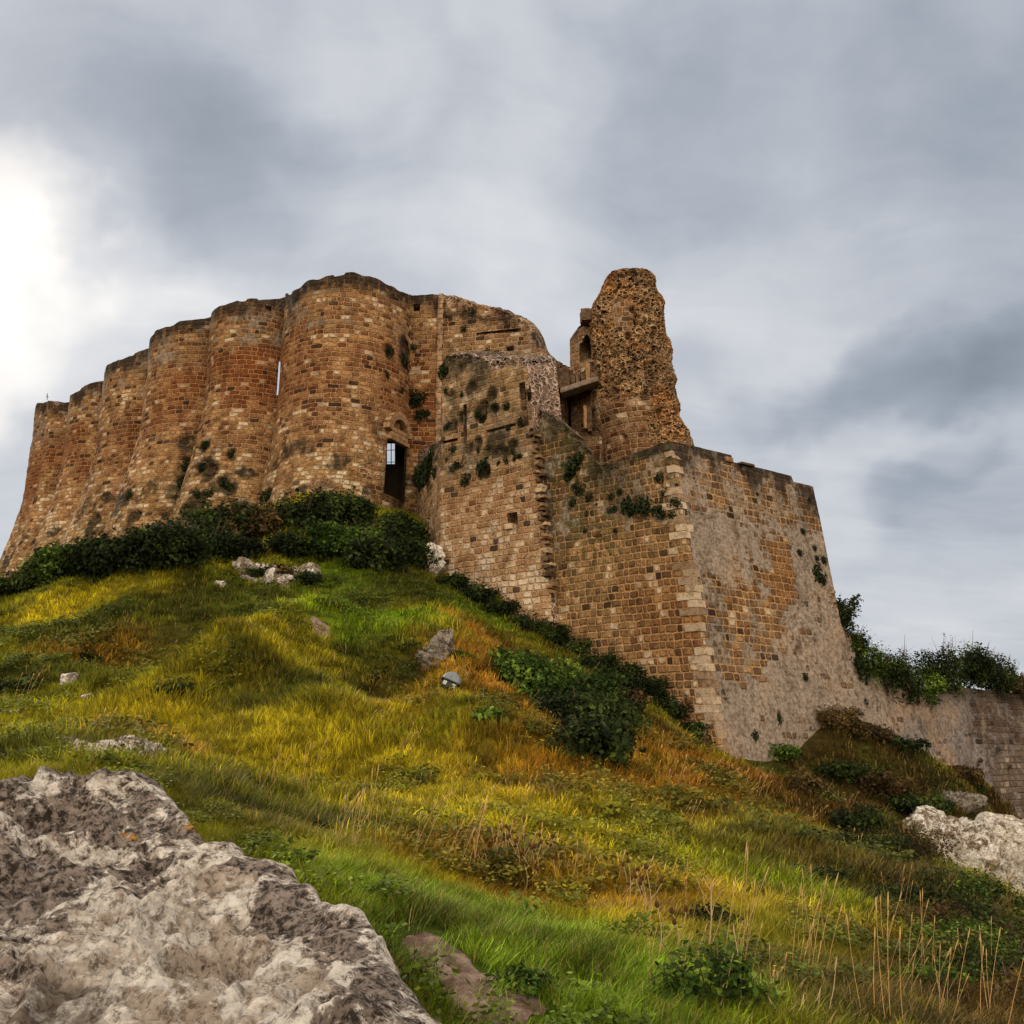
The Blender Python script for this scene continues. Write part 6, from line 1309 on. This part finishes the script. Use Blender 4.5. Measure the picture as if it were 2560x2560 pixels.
for k, (px, py, h_, l_, n_, lb) in enumerate([(1563, 2300, .55, .08, 1, 'dried teasel leaning right, leftmost by the near grass'), (1620, 2350, .62, .0, 3, 'tall dried teasel with three brown heads near the centre'), (1607, 2310, .4, .0, 2, 'shorter dried teasel with two heads behind the tall one'), (1690, 2400, .36, -.05, 2, 'low dried teasel near the dead sapling'),
                                       (1640, 2420, .45, .05, 2, 'dried teasel between the sapling and the tall teasel'), (1290, 2200, .42, .0, 3, 'dried teasel in the brown patch at left'), (1325, 2215, .40, .05, 3, 'dried teasel in the middle of the brown patch'), (1350, 2190, .45, .0, 3, 'dried teasel at the right of the brown patch'), (1240, 2190, .38, -.05, 3, 'dried teasel at the far left of the brown patch'),
                                       (1375, 2230, .36, .1, 2, 'dried teasel at the lower right of the brown patch'), (1210, 2210, .34, 0, 2, 'dried teasel above the boulder ridge'), (1560, 2260, .4, 0, 2, 'slender dried teasel in the yellow grass'), (1275, 2170, .42, 0, 3, 'dried teasel rising behind the brown patch'), (1310, 2240, .34, 0, 2, 'short dried teasel in front of the brown patch'), (1385, 2180, .40, 0, 2, 'dried teasel standing apart right of the brown patch')]):
    teasel(px, py, h_, lb, l_, n_)
# bare sapling
b = hit(1776, 2425); root = empty('dead_sapling', b, 'pale leafless sapling standing in the grass right of centre', 'dead sapling'); S_ = b[1]/FL*1.0
def sp(x, y): p = atY(1500+x*.3106, 2060+y*.3106, b[1]-.0); return p
lim = [[(890, 1175), (888, 950), (893, 760), (893, 600), (900, 480), (870, 400)], [(890, 730), (840, 650), (820, 580)], [(880, 620), (820, 550), (775, 430)], [(893, 545), (850, 480), (835, 430)], [(900, 500), (935, 460)], [(895, 740), (920, 640), (955, 560), (1000, 520)], [(900, 960), (950, 850), (990, 680)], [(893, 600), (905, 530), (898, 470)]]
br = []
for k, l in enumerate(lim):
    pts_ = [sp(*q)+np.array([0, .03*math.sin(i_*2+k), 0]) for i_, q in enumerate(l)]; r0 = .009 if k == 0 else .0045; br.append(tube(pts_, np.linspace(r0, .0022, len(pts_)), 5))
V, F = join(br); mesh('branches', V, F, m_straw, root)
# tall single straws near the bottom
for k, (x0, y0, x1, y1, lb) in enumerate([(1140, 1540, 1075, 820, 'tallest single straw stalk right of the dead sapling'), (1800, 1380, 1790, 1180, 'upright straw stalk near the bottom right'), (1810, 1600, 1905, 1090, 'long straw leaning right near the bottom right'), (920, 1560, 1070, 1060, 'straw stalk leaning over the near bramble'), (1530, 1400, 1650, 1250, 'bent straw below the yellow flowers'), (1700, 1600, 1775, 1330, 'straw stalk leaning right at the bottom'), (1430, 1600, 1360, 1400, 'short straw stalk left of the leaning pair'), (1590, 1600, 1640, 1380, 'short straw stalk between two taller ones')]):
    a_ = (1500+x0*.3106, 2060+y0*.3106); e_ = (1500+x1*.3106, 2060+y1*.3106); b = hit(*a_) if a_[1] < 2550 else hit(a_[0], 2550); top_ = atY(e_[0], e_[1], b[1]); V, F4, F3 = tube([b-[0, 0, .05], (b+top_)/2+[.02, 0, 0], top_], [.0045, .0035, .0015], 4)
    hv = tube([top_+(top_-b)/np.linalg.norm(top_-b)*q for q in (-.08, -.03, .02)], [.002, .006, .001], 5); V, F = join([(V, F4, F3), hv]); tag(mesh('straw_stalk', V, F, m_straw), lb, 'grass stalk')
m_yel, g = material('yellow_petals'); g.out((.80, .52, .02), .6); m_pur, g = material('pale_purple_petals'); g.out((.40, .28, .36), .6)
def flower(px, py, h_, sz, mat, label, group, cat='flower'):
    b = hit(px, py); root = empty('wild_flower', b, label, cat, group); t_ = b+[.02, 0, h_]; V, F4, F3 = tube([b, t_], [.004, .003], 4); mesh('stem', V, [F4, F3], m_straw, root)
    an = np.linspace(0, 2*math.pi, 12, endpoint=False); V = [t_+[0, 0, sz*.25]]+[t_+[math.cos(a)*sz*(1 if i_ % 2 else .6), math.sin(a)*sz*(1 if i_ % 2 else .6), sz*.3*(1 if i_ % 2 else .4)] for i_, a in enumerate(an)]+[t_-[0, 0, sz*.2]]
    F = [[0, 1+i_, 1+(i_+1) % 12] for i_ in range(12)]+[[13, 1+(i_+1) % 12, 1+i_] for i_ in range(12)]; mesh('bloom', np.array(V), [np.array(F)], mat, root); return root
it_ = []
for x, y in [(1390, 1290), (1395, 1240), (1455, 1255), (1550, 1240), (1580, 1270), (1595, 1195), (1620, 1185), (1000, 1110), (1285, 1285)]:
    it_.append((flower(1500+x*.3106, 2060+y*.3106+25, .16, .016, m_yel, '', 'small yellow flowers near the bottom right'), x, 0))
rank_labels(it_[:4], 'near the bottom right', 'small yellow flowers'); rank_labels(it_, 'in the bottom right grass', 'small yellow flowers')
it_ = []
for px, py in [(600, 1985), (720, 2140), (905, 2105), (850, 2045), (755, 2095), (640, 1860), (700, 1885), (870, 2250), (1110, 2030), (780, 2180), (40, 1845), (440, 1845)]:
    it_.append((flower(px, py, .12, .018, m_pur, '', 'tiny pale lilac flowers in the slope grass'), px, py))
rank_labels(it_, 'in the slope grass', 'tiny lilac flowers')

# ------------------------------------------------------------------ 13. floodlight
gd = hit(1130, 1735); Yf = gd[1]-.35; fc = atY(1128, 1702, Yf); px_m = (Yf*CP+fc[2]*SP)/FL
fl = empty('floodlight', (fc[0], fc[1], H(np.array([[fc[0], fc[1]]]))[0]), 'grey hooded twin lamp floodlight tilted on the grassy slope', 'floodlight')
roll = -R(23)
ex = np.array([math.cos(roll), 0, math.sin(roll)]); ez = np.array([-math.sin(roll), 0, math.cos(roll)]); ey = np.array([0, 1., 0])
tiltm = R(18); ez2 = ez*math.cos(tiltm)+ey*math.sin(tiltm); ey2 = ey*math.cos(tiltm)-ez*math.sin(tiltm)
def L3(x, y, z): return fc+(ex*x+ey2*y+ez2*z)*px_m
m_hood, g = material('grey_powder_coated_metal'); g.out(g.mix(g.noise(g.pos(), 8, 3), (.075, .085, .09), (.12, .13, .135)), .5, spec=.4)
m_blk, g = material('black_housing'); g.out(g.mix(g.noise(g.pos(), 8, 3), (.006, .006, .006), (.014, .012, .01)), .6, spec=.3)
m_gls, g = material('lamp_glass'); g.out(g.mix(g.step(g.noise(g.objco(), 30, 2), .4, .6), (.10, .11, .10), (.26, .27, .23)), .15, spec=.6)
# D-shaped hood: shallow half-dome shell
V, F4 = [], []; nu, nv = 25, 8
for i_ in range(nu):
    a = math.pi*i_/(nu-1)
    for j_ in range(nv):
        q = j_/(nv-1)*math.pi/2; V.append(L3(math.cos(a)*25*math.cos(q*.0+0)*(1-.0*q), -14*math.cos(q)+4 if True else 0, -2+math.sin(a)*26*(1-.0)) if False else L3(25*math.cos(a)*(.55+.45*math.sin(q)), -13*math.cos(q)+6, -1+27*math.sin(a)*(.55+.45*math.sin(q))))
i, j = np.meshgrid(np.arange(nu-1), np.arange(nv-1), indexing='ij'); k = (i*nv+j).ravel(); F4 = np.stack([k, k+nv, k+nv+1, k+1], 1)
V2 = [L3(25*math.cos(a)*.55, -7, -1+27*math.sin(a)*.55) for a in np.linspace(0, math.pi, nu)]+[L3(0, -7, -1)]; o_ = len(V)
F3 = np.array([[o_+nu, o_+i_, o_+i_+1] for i_ in range(nu-1)])
V3 = [L3(25*math.cos(a), 9, -1+27*math.sin(a)) for a in np.linspace(0, math.pi, nu)]+[L3(0, 9, -1)]; o2 = o_+nu+1
F3 = np.vstack([F3, [[o2+nu, o2+i_+1, o2+i_] for i_ in range(nu-1)]])
Fr = np.array([[i_*nv+nv-1, (i_+1)*nv+nv-1, o2+i_+1, o2+i_] for i_ in range(nu-1)])
mesh('hood', np.vstack([V, V2, V3]), [np.vstack([F4, Fr]), F3], m_hood, fl, True)
V, F = join([tube([L3(-4, -8.5, 0), L3(-4, -9.5, 8), L3(-4, -7.5, 15), L3(-4, 2, 25)], .5*px_m, 5)]); mesh('seam', V, F, m_hood, fl)
def lb_(x, y, z, sx, sy, sz): return block(L3(x, y, z), ex, ey2, ez2, sx*px_m, sy*px_m, sz*px_m, .001, 4, 1)
V, F = join([lb_(0, 0, -3.2, 49, 20, 3.2)]); mesh('hood_rim', V, F, m_blk, fl)
V, F = join([lb_(-1, 1, -13, 35, 14, 17)]); body = mesh('lamp_housing', V, F, m_blk, fl)
for x in (-12, 11): V, F = join([lb_(x, -6.2, -12.5, 9, 1.6, 11)]); mesh('lamp_glass', V, F, m_gls, fl)
gz = H(np.array([[fc[0], fc[1]+.1]]))[0]; V, F4, F3 = tube([L3(0, 4, -12), np.array([fc[0]+.05, fc[1]+.12, gz-.2])], [.03, .03], 8); mesh('post', V, [F4, F3], m_blk, fl)
